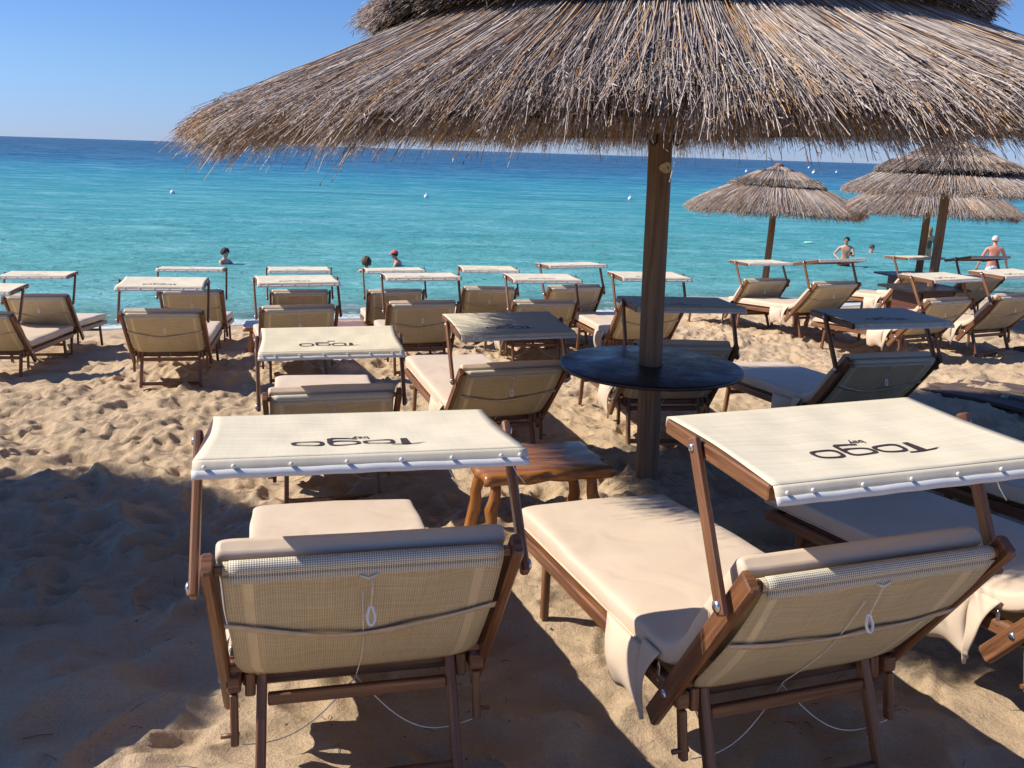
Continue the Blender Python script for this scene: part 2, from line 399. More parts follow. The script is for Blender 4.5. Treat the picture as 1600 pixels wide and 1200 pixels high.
for x, y, z in ((-9, 5, -.35), (-6, 2, 0), (-3, 3, -.02), (-2.5, 1, .05), (0, 0, .07), (3, 0, .08), (5, 3, .0), (6, 6, -.12), (9, 5, 0), (8, 10, -.25), (9, 14, -.75),
                (-9, 9, -.8), (-12, 8, -.8), (-9, -3, .1), (0, -4, .12), (6, -3, .12), (.75, 4.77, -.10), (14, 16, -.9), (-2.5, 5.6, -.26), (-4, 6, -.34), (3.3, 6.9, -.06), (4.1, 6.75, -.04), (4.8, 7.6, -.14), (4.4, 5.6, -.05),
                (1.9, 7.8, -.35), (2.5, 9.3, -.42), (4.85, 17, -1.2), (5.9, 12.5, -.62), (7.3, 16, -1.0), (18, 10, -.2), (18, 0, .1), (-18, 0, .1)):
    ctrl.append((x, y, z))
ctrl = np.array(ctrl)
def _tps(d2): return np.where(d2 > 1e-9, d2*np.log(np.maximum(d2, 1e-12))*.5, 0)
nC = len(ctrl); K = np.zeros((nC+3, nC+3))
dd = ((ctrl[:, None, :2]-ctrl[None, :, :2])**2).sum(-1)
K[:nC, :nC] = _tps(dd)+np.eye(nC)*.35
K[:nC, nC] = 1; K[:nC, nC+1:] = ctrl[:, :2]; K[nC, :nC] = 1; K[nC+1:, :nC] = ctrl[:, :2].T
wts = np.linalg.solve(K, np.concatenate([ctrl[:, 2], [0, 0, 0]]))
def ground0(x, y):
    x = np.asarray(x, float); y = np.asarray(y, float)
    xc = np.clip(x, -18, 22); yc = np.clip(y, -4, 34)
    z = wts[nC]+wts[nC+1]*xc+wts[nC+2]*yc
    for i in range(nC): z = z+wts[i]*_tps((xc-ctrl[i, 0])**2+(yc-ctrl[i, 1])**2)
    return z+GR*(1-np.clip((yc-11)/3, 0, 1))
def axis(spec):
    o = [spec[0][0]]
    for a, b, d0, d1 in spec:
        x = a
        while x < b-1e-6:
            t = (x-a)/(b-a); x = min(b, x+d0+(d1-d0)*t); o.append(x)
    return np.array(o)
gx = axis([(-70, -12, 6, .6), (-12, -4, .14, .035), (-4, 4, .0165, .0165), (4, 9, .03, .05), (9, 16, .06, .5), (16, 70, .6, 7)])
gy = axis([(-40, -2, 5, .4), (-2, 1.2, .12, .02), (1.2, 5.5, .0145, .018), (5.5, 12, .022, .035), (12, 20, .04, .08), (20, 36, .2, 1)])
X, Y = np.meshgrid(gx, gy); 
cg = (axis([(-20, 24, .25, .25)]), axis([(-5, 36, .25, .25)]))
CX, CY = np.meshgrid(*cg); CZ = ground0(CX, CY)
def bil(x, y):
    fx = np.clip((x-cg[0][0])/.25, 0, len(cg[0])-2.001); fy = np.clip((y-cg[1][0])/.25, 0, len(cg[1])-2.001)
    ix = fx.astype(int); iy = fy.astype(int); fx = fx-ix; fy = fy-iy
    return (CZ[iy, ix]*(1-fx)+CZ[iy, ix+1]*fx)*(1-fy)+(CZ[iy+1, ix]*(1-fx)+CZ[iy+1, ix+1]*fx)*fy
Z = bil(X, Y)
dry = np.clip((Z-(WZ+.05))/.35, 0, 1)
wx = X+.25*fbm(X*1.3, Y*1.3, 2, 50); wy = Y+.25*fbm(X*1.3, Y*1.3, 2, 60)
rid = 1-np.abs(fbm(wx*1.9, wy*2.3, 3, 3))*5
Z += dry*(.10*fbm(wx*1.5, wy*1.7, 3, 1)+.040*np.clip(rid, -.5, 1)+.052*fbm(X*4.6, Y*5.2, 3, 9)-.045*np.abs(fbm(wx*6.5, wy*7.5, 3, 88))*np.clip((Y-2.5)/2.5, .25, 1)*2+.018*fbm(X*17, Y*18, 3, 21)*np.clip((Y-2)/3, .35, 1))
# footprints
nf = 3400
fxs = rng.uniform(-7, 8, nf); fys = 1.2+rng.beta(1.25, 1.5, nf)*12.5
for fx, fy in zip(fxs, fys):
    a = rng.uniform(.45, 1); L = rng.uniform(.11, .19)*1.0; Wd = rng.uniform(.055, .10); dpt = rng.uniform(.007, .028); th = rng.normal(.2, 1.0)
    if fy < 3.2 and rng.random() < .6: continue
    i0, i1 = np.searchsorted(gx, [fx-.42, fx+.42]); j0, j1 = np.searchsorted(gy, [fy-.42, fy+.42])
    if i1-i0 < 3 or j1-j0 < 3: continue
    dx = X[j0:j1, i0:i1]-fx; dy = Y[j0:j1, i0:i1]-fy
    u = dx*math.cos(th)+dy*math.sin(th); v = -dx*math.sin(th)+dy*math.cos(th)
    wob = 1+.35*fbm(dx*9+fx*7, dy*9, 2, 77)
    q = np.sqrt((v/L)**2+(u/Wd)**2)*wob
    Z[j0:j1, i0:i1] += dry[j0:j1, i0:i1]*(-dpt*np.exp(-q**4.5)+dpt*.55*np.exp(-((q-1.22)/.25)**2)*(.6+.8*vnoise(dx*14+fx, dy*14+fy, 5)))
# mound round the pole
pd = np.hypot(X-.75, Y-4.77); Z += .06*np.exp(-(pd/.28)**2)+.02*np.exp(-(pd/.2)**2)*fbm(X*14, Y*14, 2, 8)
ny, nx = X.shape
me = bpy.data.meshes.new('sand')
idx = np.arange(nx*ny).reshape(ny, nx)
fq = np.stack([idx[:-1, :-1], idx[:-1, 1:], idx[1:, 1:], idx[1:, :-1]], -1).reshape(-1, 4)
def fast_mesh(me, V, Fq, smooth=True, k=4):
    me.vertices.add(len(V)); me.vertices.foreach_set('co', V.astype(np.float32).ravel())
    me.loops.add(Fq.size); me.loops.foreach_set('vertex_index', Fq.astype(np.int32).ravel())
    me.polygons.add(len(Fq)); me.polygons.foreach_set('loop_start', np.arange(0, Fq.size, k, dtype=np.int32))
    if smooth: me.polygons.foreach_set('use_smooth', np.ones(len(Fq), bool))
    me.update(calc_edges=True)
fast_mesh(me, np.stack([X, Y, Z], -1).reshape(-1, 3), fq); me.materials.append(SAND)
sand = bpy.data.objects.new('sand_beach', me); COL.objects.link(sand); sand['kind'] = 'structure'
def gz(x, y):
    i = int(np.clip(np.searchsorted(gx, x), 1, nx-1)); j = int(np.clip(np.searchsorted(gy, y), 1, ny-1))
    return float(Z[j, i])

# dry straw bits and small pebbles scattered on the sand
g_ = np.random.default_rng(99); b = MB()
for i in range(900):
    if i < 420: a_ = g_.uniform(0, 6.28); r_ = abs(g_.normal(0, 1.5))+.1; x_, y_ = .75+r_*math.cos(a_), 4.6+r_*math.sin(a_)
    else: x_, y_ = g_.uniform(-4, 5), g_.uniform(1.4, 9)
    z_ = gz(x_, y_)+.004; L_ = g_.uniform(.015, .09)*(1 if i % 3 else .5); t_ = g_.uniform(0, 6.28); r2 = g_.uniform(.0008, .0018)
    x2, y2 = x_+L_*math.cos(t_), y_+L_*math.sin(t_)
    b.tube([(x_, y_, z_), ((x_+x2)/2, (y_+y2)/2, (z_+gz(x2, y2))/2+.006), (x2, y2, gz(x2, y2)+.004)], r2, 3)
lit = b.build('straw_litter', THATCH); lit['kind'] = 'stuff'
b = MB()
for i in range(500):
    x_, y_ = g_.uniform(-4, 5), g_.uniform(1.4, 8); r_ = g_.uniform(.002, .006); b.ball((x_, y_, gz(x_, y_)), r_, 1, g_.uniform(.6, 1), .7, 6, 4)
peb = b.build('pebbles', plain('pebble_grey', (.20, .16, .13), .8, 0, .6, 40)); peb['kind'] = 'stuff'

# sea
wxs = axis([(-24000, -2000, 9000, 1500), (-2000, -120, 600, 60), (-120, -22, 30, 1.5), (-22, 28, .16, .16), (28, 140, 1.5, 30), (140, 2000, 60, 600), (2000, 24000, 1500, 9000)])
wys = axis([(12, 46, .11, .22), (46, 120, .4, 4), (120, 2000, 20, 400), (2000, 26000, 1500, 8000)])
WX, WY = np.meshgrid(wxs, wys)
dep = WZ-bil(WX, WY)
dep = np.where(WY > 34, 1.2+(WY-34)*.03, dep)
near = np.clip(1-(WY-40)/25, 0, 1)*np.clip(1-(np.abs(WX-3)-20)/6, 0, 1)
amp = np.clip(dep/.5, .12, 1)*near
WV = WZ+amp*(.060*fbm(WX*.8, WY*1.9, 3, 31)+.035*fbm(WX*2.1, WY*4.2, 2, 41))
ny2, nx2 = WX.shape; idx = np.arange(nx2*ny2).reshape(ny2, nx2)
fq = np.stack([idx[:-1, :-1], idx[:-1, 1:], idx[1:, 1:], idx[1:, :-1]], -1).reshape(-1, 4)
me = bpy.data.meshes.new('sea'); fast_mesh(me, np.stack([WX, WY, WV], -1).reshape(-1, 3), fq); me.materials.append(WATER)
at = me.attributes.new('depth', 'FLOAT', 'POINT'); at.data.foreach_set('value', dep.astype(np.float32).ravel())
sea = bpy.data.objects.new('sea_water', me); COL.objects.link(sea); sea['kind'] = 'structure'
sm = MB()
sm.grid(lambda u, v: (-24000+48000*u, 35.5+26000*v, WZ-3), 2, 2)
bed = sm.build('seabed', SAND); bed['kind'] = 'structure'

# ---------------------------------------------------------------- lounger
W = .72
ZR, LP, LB, ARM, CD, YR, SL = .341, .574, .150, .349, .465, .045, 1.345
def text_strokes():
    """logo letters as (outer, inner) outlines in metres, reading left to right, baseline y=0"""
    out = []
    def sup(cx, cy, a, b, n=28, p=3.2):
        return [(cx+a*math.copysign(abs(math.cos(t))**(2/p), math.cos(t)), cy+b*math.copysign(abs(math.sin(t))**(2/p), math.sin(t))) for t in [2*math.pi*i/n for i in range(n)]]
    return sup
SUP = text_strokes()
def logo(b, place):
    def ring(cx, cy, a, c, ta, tb, lo=0, hi=28, rot=0):
        o, i = SUP(cx, cy, a, c), SUP(cx, cy, a-ta, c-tb)
        base = len(b.v)
        for q in o+i: b.v.append(place(*q))
        for k in range(lo, hi):
            k2 = (k+1) % 28; b.face((base+k, base+k2, base+28+k2, base+28+k))
    def poly(pts):
        base = len(b.v)
        for q in pts: b.v.append(place(*q))
        b.face(range(base, base+len(pts)))
    # T
    poly([(-.150, .062), (-.128, .066), (-.100, .067), (-.066, .064), (-.066, .071), (-.100, .074), (-.130, .073)])
    poly([(-.112, .070), (-.090, .070), (-.094, .002), (-.110, .002)])
    ring(-.040, .030, .038, .030, .010, .009)
    ring(.040, .030, .038, .030, .010, .009)
    poly([(.068, .030), (.080, .030), (.080, -.020), (.068, -.018)])
    poly([(.080, -.020), (.068, -.030), (.030, -.034), (.008, -.030), (.010, -.022), (.030, -.025), (.062, -.020), (.068, -.016)])
    ring(.125, .030, .038, .030, .010, .009)
def small_text(name, body, size, m, parent, matrix):
    cu = bpy.data.curves.new(name, 'FONT'); cu.body = body; cu.size = size; cu.align_x = 'CENTER'; cu.extrude = .0004
    to = bpy.data.objects.new(name+'_t', cu); COL.objects.link(to)
    dg = bpy.context.evaluated_depsgraph_get(); me = bpy.data.meshes.new_from_object(to.evaluated_get(dg))
    bpy.data.objects.remove(to); me.transform(matrix); me.materials.clear(); me.materials.append(m)
    o = bpy.data.objects.new(name, me); COL.objects.link(o); o.parent = parent; return o

def make_lounger(name, label, rec, aa, ca, off, leg=.40, seed=0):
    rr = random.Random(seed)
    root = thing(name, label, 'sun lounger', group='sun loungers on the beach')
    d = Vector((0, -math.sin(rec), math.cos(rec))); nb = Vector((0, math.cos(rec), math.sin(rec)))  # nb = towards sitter
    piv = Vector((0, 0, ZR))
    # rails, legs, bars
    for s in (-1, 1):
        x = s*(W/2-.045)
        one('side_rail', TEAK, root, 'beam', (x, -YR, ZR-.004), (x, SL-.01, ZR-.004), .036, .048)
    rail_x = W/2-.045
    one('foot_rail', TEAK, root, 'beam', (-rail_x+.018, SL-.03, ZR-.004), (rail_x-.018, SL-.03, ZR-.004), .036, .046)
    one('hinge_bar', TEAK, root, 'beam', (-rail_x+.018, .03, ZR-.02), (rail_x-.018, .03, ZR-.02), .03, .034)
    for s in (-1, 1):
        xx = s*.245
        b = MB(); b.beam((xx, -.01, ZR+.012), (s*.257, -.115, ZR-leg), .026, .034, (0, 1, 0)); b.build('leg', TEAK, root)
        b = MB(); b.beam((s*.275, -.012, ZR-.045), (s*.275, -.012, ZR+.02), .026, .04, (0, 1, 0)); b.build('leg_bracket', TEAK, root)
        b = MB(); b.beam((s*.285, SL-.22, ZR-.02), (s*.290, SL-.17, ZR-leg), .026, .036, (0, 1, 0)); b.build('leg', TEAK, root)
    one('leg_stretcher', TEAK, root, 'beam', (-.232, -.03, ZR-.055), (.232, -.03, ZR-.055), .022, .032)
    one('leg_stretcher', TEAK, root, 'beam', (-.248, -.085, ZR-.27), (.248, -.085, ZR-.27), .022, .030)
    one('leg_stretcher', TEAK, root, 'beam', (-.272, SL-.20, ZR-.09), (.272, SL-.20, ZR-.09), .022, .030)
    # prop struts with pegs
    for s in (-1, 1):
        b = MB(); x = s*(W/2-.045); b.beam((x, -YR+.012, ZR-.03), (x, -YR+.002, ZR-.165), .020, .026, (0, 1, 0))
        b.tube([(x-s*.012, -YR-.002, ZR-.135), (x+s*.034, -YR-.002, ZR-.135)], .007, 8); b.build('prop_strut', TEAK, root)
    # backrest posts
    for s in (-1, 1):
        xx = s*(W/2*.955-.008)
        p0 = piv-d*LB+Vector((xx, 0, 0)); p1 = piv+d*(LP+.012)+Vector((xx, 0, 0))
        b = MB(); b.beam(p0, p1, .026, .056, nb, .006); po = b.build('backrest_post', TEAK, root)
        b = MB(); c = piv+Vector((s*(W/2*.955+.006), 0, 0)); b.ball(c, .013, .45, 1, 1, 12, 6); b.build('bolt', METAL, po)
    one('backrest_bar', TEAK, root, 'beam', piv+d*(LP-.018)+Vector((-.325, 0, 0)), piv+d*(LP-.018)+Vector((.325, 0, 0)), .022, .022)
    one('backrest_bar', TEAK, root, 'beam', piv+d*.055+Vector((-.325, 0, 0)), piv+d*.055+Vector((.325, 0, 0)), .020, .020)
    # sling back
    hw = .305
    def sl(u, v):
        x = (u*2-1); s = .03+(LP-.018-.03)*v
        wdt = hw*(1 if v > .1 else (.95+.05*(v/.1)))
        bow = .022*math.sin(math.pi*v)*(1-.25*x*x) + .006*math.sin(x*9+seed)*math.sin(v*5)
        lift = .03*(abs(x)**8)*(1-v)**2
        p = piv+d*(s+lift)-nb*(.014+bow)
        return (x*wdt, p.y, p.z)
    b = MB(); b.grid(sl, 30, 24, lambda u, v: ((u*2-1)*hw, v*LP))
    # wrap over the top bar
    def wr(u, v):
        x = (u*2-1); a = math.pi*1.15*v; p = piv+d*(LP-.018)
        q = p-nb*.0155*math.cos(a)+d*.0155*math.sin(a)
        return (x*hw, q.y, q.z)
    b.grid(wr, 30, 6, lambda u, v: ((u*2-1)*hw, LP+v*.06)); solid(b.build('backrest_fabric', SLING, root), .0022)
    # outer doubled hem
    def hem(u, v):
        x = (u*2-1); a = math.pi*(.95*(1-v)); p = piv+d*(LP-.018)
        if v < .5:
            a = math.pi*(1-v*2*.9); q = p-nb*(-.019*math.cos(math.pi-a))*1 if False else p+d*.0185*math.sin(a)-nb*.0185*-math.cos(a)
        else:
            t = (v-.5)*2; q = p-nb*(.023+.006*t)-d*(.002+.014*t)
        return (x*.292, q.y, q.z)
    b = MB(); b.grid(hem, 24, 10, lambda u, v: ((u*2-1)*.31, v*.12), flip=True); solid(b.build('fabric_hem', CANOPY if False else SLINGTOP, root), .0015)
    one('seat_sling', SLING, root, 'grid', lambda u, v: ((u*2-1)*.30, .02+v*(SL-.06), ZR+.004-.012*math.sin(math.pi*u)), 8, 10, lambda u, v: (u*.6, v*1.2))
    # strap
    ph = rr.uniform(-.05, .05)
    def st(u, v):
        x = (u*2-1); sag = -.055*(1-abs(x)**1.6)+.012*math.sin(x*3+ph*30)
        s = LP*.62+sag+(v-.5)*.021*(1+.25*math.sin(x*7))
        bow = .022*math.sin(math.pi*s/LP)*(1-.25*x*x)
        p = piv+d*s-nb*(.022+bow+.004*(1-x*x))
        return (x*.313, p.y, p.z)
    b = MB(); b.grid(st, 40, 1); solid(b.build('elastic_strap', STRAP, root), .002)
    # pull ring and cords
    def bk(s, x, o=.026):
        o += .004
        bow = .022*math.sin(math.pi*min(max(s/LP, 0), 1))*(1-.25*(x/hw)**2); return piv+d*s-nb*(o+bow)+Vector((x, 0, 0))
    xr = rr.uniform(-.004, .012)
    p0 = bk(LP-.05, xr, .02); c = bk(LP-.155, xr, .045)
    b = MB(); b.tube([p0, p0*.5+(c+Vector((0, 0, .026)))*.5+Vector((.002, 0, 0)), c+Vector((0, 0, .020))], .0016, 5); b.build('ring_cord', CORD, root)
    b = MB(); b.tube([c+Vector((.009*math.cos(t)*(1 if math.sin(t) < .3 else .75), .004*math.sin(t), .021*math.sin(t))) for t in [2*math.pi*i/18 for i in range(18)]], .0035, 7, True); b.build('pull_ring', RINGM, root)
    b = MB(); b.tube([bk(LP-.03, -.018, .022), bk(LP-.037, 0, .026), bk(LP-.03, .020, .022)], .003, 6); b.build('cord_knot', CORD, root)
    yj = bk(-.015, -.005, .02)
    b = MB(); pts = [bk(s, -.004+.006*math.sin(s*9), .0175) for s in [LP-.10-(LP-.10)*i/8 for i in range(9)]]+[yj]
    b.tube(pts, .0014, 5); b.build('cord', CORD, root)
    for s, sag in ((-1, .055), (1, .075)):
        e = Vector((s*(W/2-.06), -YR-.012, ZR-.158)); pts = []
        for i in range(15):
            t = i/14; q = yj.lerp(e, t)-Vector((0, 0, sag*math.sin(math.pi*t))); pts.append(q)
        b = MB(); b.tube(pts, .0016, 5); b.build('cord', CORD, root)
    # mattress: one folded pad
    th = .082; zs = ZR+.030+th/2
    A = Vector((0, SL+.005, zs)); off_b = .030+th/2
    off_b = .022+.034; top = piv+d*(LP-.042)+nb*off_b
    # intersection of the seat line with the back line
    t = (zs-(piv+nb*off_b).z)/d.z; B = piv+nb*off_b+d*t
    path = []
    n1 = 22
    for i in range(n1): path.append(A.lerp(B+Vector((0, .13, 0)), i/(n1-1)))
    c0, c1, c2 = path[-1].copy(), B.copy(), B+d*.13
    for i in range(1, 9):
        q = i/8; path.append(c0*(1-q)**2+c1*2*q*(1-q)+c2*q*q)
    for i in range(1, 13): path.append(c2.lerp(top, i/12))
    mb = MB(); ns = 36; ring = []; thin = lambda s_: 1-.34*min(1, max(0, (s_-1.20)/.25))
    m_ = len(path)
    cum = [0]
    for i in range(1, m_): cum.append(cum[-1]+(path[i]-path[i-1]).length)
    tot = cum[-1]
    stations = []
    ends = [(0, .0, .55), (.006, .5, .93), (.018, .82, .99)]
    for i in range(m_):
        tg = (path[min(i+1, m_-1)]-path[max(i-1, 0)]).normalized(); nn = Vector((0, -tg.z, tg.y))
        if nn.z < 0 and i < 5: nn = -nn
        stations.append((path[i], nn, cum[i]))
    t0 = (path[0]-path[1]).normalized(); t1 = (path[-1]-path[-2]).normalized()
    full = []
    rE = .020
    for a in (0, 25, 50, 75): full.append((path[0]+t0*rE*(math.cos(R(a))), stations[0][1], max(.02, 1-(1-math.sin(R(a)))*.62), max(.02, 1-(1-math.sin(R(a)))*.04), -.01))
    full += [(p, n_, 1, 1, s_) for p, n_, s_ in stations]
    for a in (75, 50, 25, 0): full.append((path[-1]+t1*rE*(math.cos(R(a))), stations[-1][1], max(.02, 1-(1-math.sin(R(a)))*.62), max(.02, 1-(1-math.sin(R(a)))*.04), tot+.01))
    nrm0 = None; flipn = []
    for f in full:
        nn = f[1]
        if nrm0 is not None and nn.dot(nrm0) < 0: nn = -nn
        nrm0 = nn; flipn.append(nn)
    prof = []
    for k in range(ns):
        a = 2*math.pi*k/ns; ca_, sa_ = math.cos(a), math.sin(a)
        prof.append((math.copysign(abs(ca_)**.13, ca_), math.copysign(abs(sa_)**.38, sa_)))
    base = len(mb.v)
    for (p, _, kt, kw, s_), nn in zip(full, flipn):
        for px, pz in prof:
            x = px*.322*kw*(1+.006*math.sin(s_*19+px*3)+.006*math.sin(s_*7.3+seed)); zz = pz*th/2*kt
            if pz > 0: zz += .006*math.sin(s_*9+px*2.1+seed)*(1-px*px*.7)+.004*math.sin(px*6+s_*4)
            zz *= thin(s_); q = p+nn*zz; mb.v.append(Vector((x, q.y, q.z)))
    for r_ in range(len(full)-1):
        for k in range(ns):
            k2 = (k+1) % ns; mb.face((base+r_*ns+k, base+r_*ns+k2, base+(r_+1)*ns+k2, base+(r_+1)*ns+k), None, True)
    mb.face([base+k for k in range(ns)][::-1]); mb.face([base+(len(full)-1)*ns+k for k in range(ns)])
    mt = mb.build('mattress', VINYL, root)
    # recalc normals outward
    bm = bmesh.new(); bm.from_mesh(mt.data); bmesh.ops.recalc_face_normals(bm, faces=bm.faces); bm.to_mesh(mt.data); bm.free()
    # piping along the lower edge
    for s in (-1, 1):
        b = MB(); b.tube([(s*.322, q.y, q.z-.024) for q in path[:n1]], .0038, 5); b.build('piping', VINYL, mt)
    # pocket and flap hanging from the left side near the hinge
    def pocket(u, v):
        y = .42-.24*u; bul = .035*math.sin(math.pi*u)**.7*math.sin(math.pi*min(1, v*1.0))**.8
        return (-.326-bul-.004, y+.01*math.sin(v*4), zs-.02-.19*v-.012*math.sin(u*8)*v)
    b = MB(); b.grid(pocket, 14, 12); solid(b.build('pocket', VINYL, mt), .003)
    def flap(u, v):
        wdt = .10*(1-v)**1.1+.002; y = .165+.03*v-wdt*u+.005*math.sin(v*9)
        return (-.330-.016*math.sin(v*3.3)-.012*u*math.sin(v*5), y, zs+.01-.26*v)
    b = MB(); b.grid(flap, 6, 14); solid(b.build('pocket_flap', VINYL, mt), .003)
    b = MB(); b.beam((-.327, .075, zs-.028), (-.332, .070, zs-.072), .013, .003, (1, 0, 0)); b.tube([(-.326, .076, zs-.020), (-.329, .075, zs-.034)], .003, 6); b.build('zipper_pull', METAL, mt)
    # sun canopy
    cv = Vector((0, math.cos(ca), math.sin(ca))); cn = Vector((0, -math.sin(ca), math.cos(ca)))
    ab = piv+d*(LP-.09); armd = Vector((0, math.sin(aa), math.cos(aa))); at_ = ab+armd*ARM
    AX = W/2*.955+.026
    for s in (-1, 1):
        p0 = ab-armd*.022+Vector((s*AX, 0, 0)); p1 = at_+armd*.024+Vector((s*(AX), 0, 0))
        b = MB(); b.beam(p0, p1, .020, .034, cv, .005); ar = b.build('canopy_arm', TEAK, root)
        b = MB(); c = ab+Vector((s*(AX+.011), 0, 0)); b.ball(c, .015, .5, 1, 1, 12, 6)
        b.build('bolt', METAL, ar)
        b = MB(); c = at_+Vector((s*(AX+.011), 0, 0)); b.ball(c, .011, .5, 1, 1, 12, 6); b.build('bolt', METAL, ar)
        x = s*(AX-.024)
        r0 = at_-cv*(off-.01)-cn*.006; r1 = at_+cv*(CD-off-.004)-cn*.006
        one('canopy_rail', TEAK, root, 'beam', (x, r0.y, r0.z), (x, r1.y, r1.z), .022, .036)
    xe = AX-.036
    for q in (at_-cv*(off-.012), at_+cv*(CD-off-.012)):
        one('canopy_bar', TEAK, root, 'beam', (-xe, q.y, q.z), (xe, q.y, q.z), .018, .022)
    cr = at_-cv*off+cn*.016; cf = at_+cv*(CD-off)+cn*.016
    def can(u, v):   # v 0 front .. 1 rear
        x = u*2-1; hwid = .343+.022*abs(v-.45)**1.5*1.5
        q = cf.lerp(cr, v)-cn*(.013*math.sin(math.pi*v)*(1-x*x)**.8)+cn*.0025*math.sin(x*13+seed)*math.sin(v*math.pi*3)*(1-x*x)
        return (x*hwid, q.y, q.z)
    b = MB(); b.grid(can, 34, 20, lambda u, v: ((u*2-1)*.36, v*.45))
    fr = []
    def flp(u, v):   # folded flap over the rear bar
        x = u*2-1; e = can(u, 1); w0 = .0018*math.sin(x*7+seed)*v
        return (e[0]*(1+.004*v), e[1]-.004-.010*math.sin(v*1.57)-w0*.4, e[2]-.023*v+w0*.3)
    b.grid(flp, 34, 4, lambda u, v: ((u*2-1)*.36, .45+v*.04))
    def ff(u, v):
        x = u*2-1; e = can(u, 0); return (e[0], e[1]+.006*math.sin(v*1.57), e[2]-.026*v)
    b.grid(ff, 20, 2, lambda u, v: ((u*2-1)*.36, v*.03), flip=True)
    fabric = solid(b.build('canopy_fabric', CANOPY, root), .0016)
    def trim(u, v):
        x = u*2-1; e = flp(u, 1); return (e[0]*1.002, e[1]-.003-.006*v, e[2]+.004-.018*v+.0005*math.sin(x*23))
    b = MB(); b.grid(trim, 60, 2, lambda u, v: (u, v)); solid(b.build('trim_band', TRIM, fabric), .0010)
    for i, xb in enumerate((-.345, -.285, -.165, -.045, .075, .19, .305, .35)):
        e = flp((xb/.37+1)/2, .55); b = MB(); b.ball((e[0], e[1]-.006, e[2]), .0050, 1, .7, 1, 8, 5); b.build('button', BUTTON, fabric)
    def pl(lx, ly):
        x = -lx*1.02; v = .62+ly*.9/CD*1.0
        e = can((x/.36+1)/2, v); return Vector((e[0], e[1], e[2]))+cn*.0026
    b = MB(); logo(b, pl); b.build('lettering', PRINT, fabric)
    e = can(.5, .62+.0/CD)
    v0 = pl(-.002, -.052)
    mx = Matrix.Translation(v0+cn*.0006) @ Matrix(((-1, 0, 0, 0), (0, -cv.y, cn.y, 0), (0, -cv.z, cn.z, 0), (0, 0, 0, 1)))
    small_text('small_lettering', 'bay', .030, PRINT, fabric, mx)
    if seed in (1, 2):
        for xx, ln in ((.18, .05), (.33, .045)):
            e = flp((xx/.37+1)/2, 1); b = MB(); b.tube([(e[0]+.02*t*(1+.5*t), e[1]-.002, e[2]-.01-ln*t) for t in (0, .2, .4, .6, .8, 1)], .0012, 4); b.build('loose_thread', CORD, fabric)
    remember(root)
    return root
SLINGTOP = mesh_fabric('cream_net_hem', (.80, .74, .60), (.70, .63, .48), (.12, .12, .10), (4, 60, 1), .1, 0, .9)

def set_pose(o, k, dz=0):
    x, y, z, yaw, t = CHAIRS[k]
    rl = {'L1': -.012, 'L2': .02}.get(k, random.uniform(-.012, .012))
    o.location = (x, y, z+dz); o.rotation_euler = (-t, -rl, yaw)
L1 = make_lounger('sun_lounger', 'large foreground sun lounger left of the orange log stool, back to the camera, printed canopy', .748, .599, .045, .255, .36, 1); set_pose(L1, 'L1')
L2 = make_lounger('sun_lounger', 'large foreground sun lounger right of the orange log stool, its sunlit seat in full view', .706, .352, .115, .285, .36, 2); set_pose(L2, 'L2')
P = make_lounger('sun_lounger', 'x', .77, .47, .085, .275, .30, 3)
LAB = dict(
 L3='sun lounger dappled by thatch shade behind the big foreground one at right',
 L4='shaded sun lounger at the right edge, its seat seen past the right foreground canopy',
 C1='sun lounger directly behind the left foreground canopy, half hidden, with sunlit cream canopy',
 C2='sun lounger left of the round pole table with canopy dappled by thatch shade',
 C3='shaded sun lounger hidden behind the round pole table, canopy crossing the big pole',
 C4='dark shaded sun lounger right of the round pole table, near the wooden walkway',
 B0='middle row sun lounger cut off by the left edge, seat pointing towards the sea',
 B1='middle row sun lounger at left with its full back and both rear legs in view',
 B2='middle row sun lounger between the two small log stools',
 B3='middle row sun lounger just right of the small log stool, second row from the sea',
 B4='middle row sun lounger behind the dappled canopy beside the pole table',
 B5='middle row sun lounger directly behind the big umbrella pole',
 B6='reclined sun lounger in front of the square dark cabinet table at right',
 B7='reclined sun lounger cut off by the right edge, beside the one at the cabinet table',
 A1='front row sun lounger at the water, leftmost, canopy ending at the left edge',
 A2='front row sun lounger at the water below the curly haired bather',
 A3='front row sun lounger at the water in line behind the one between the log stools',
 A4='front row sun lounger at the water below the bather in the red cap',
 A5='front row sun lounger at the water just left of centre, fifth from the left',
 A6='front row sun lounger at the water nearest the big pole on its left side',
 A7='sun lounger with sunlit canopy at the foot of the small single thatched umbrella',
 A8='sun lounger with shaded canopy below the bather holding a phone',
 A9='shaded sun lounger behind the cabinet table and between the paired umbrella poles',
 A10='shaded sun lounger below the white haired bather')
P['label'] = LAB['C1']; set_pose(P, 'C1')
P2 = make_lounger('sun_lounger', LAB['A2'], .74, .42, .035, .25, .30, 4); set_pose(P2, 'A2')
P3 = make_lounger('sun_lounger', LAB['A8'], .84, .38, -.13, .24, .30, 5); set_pose(P3, 'A8')
for k in LAB:
    if k in ('C1', 'A2', 'A8'): continue
    src = P2 if k in ('A3', 'A4', 'A6', 'B3', 'B5', 'A9', 'C3') else P3 if k in ('A10',) else P
    o = dup(src, (0, 0, 0), (0, 0, 0), LAB[k]); set_pose(o, k)

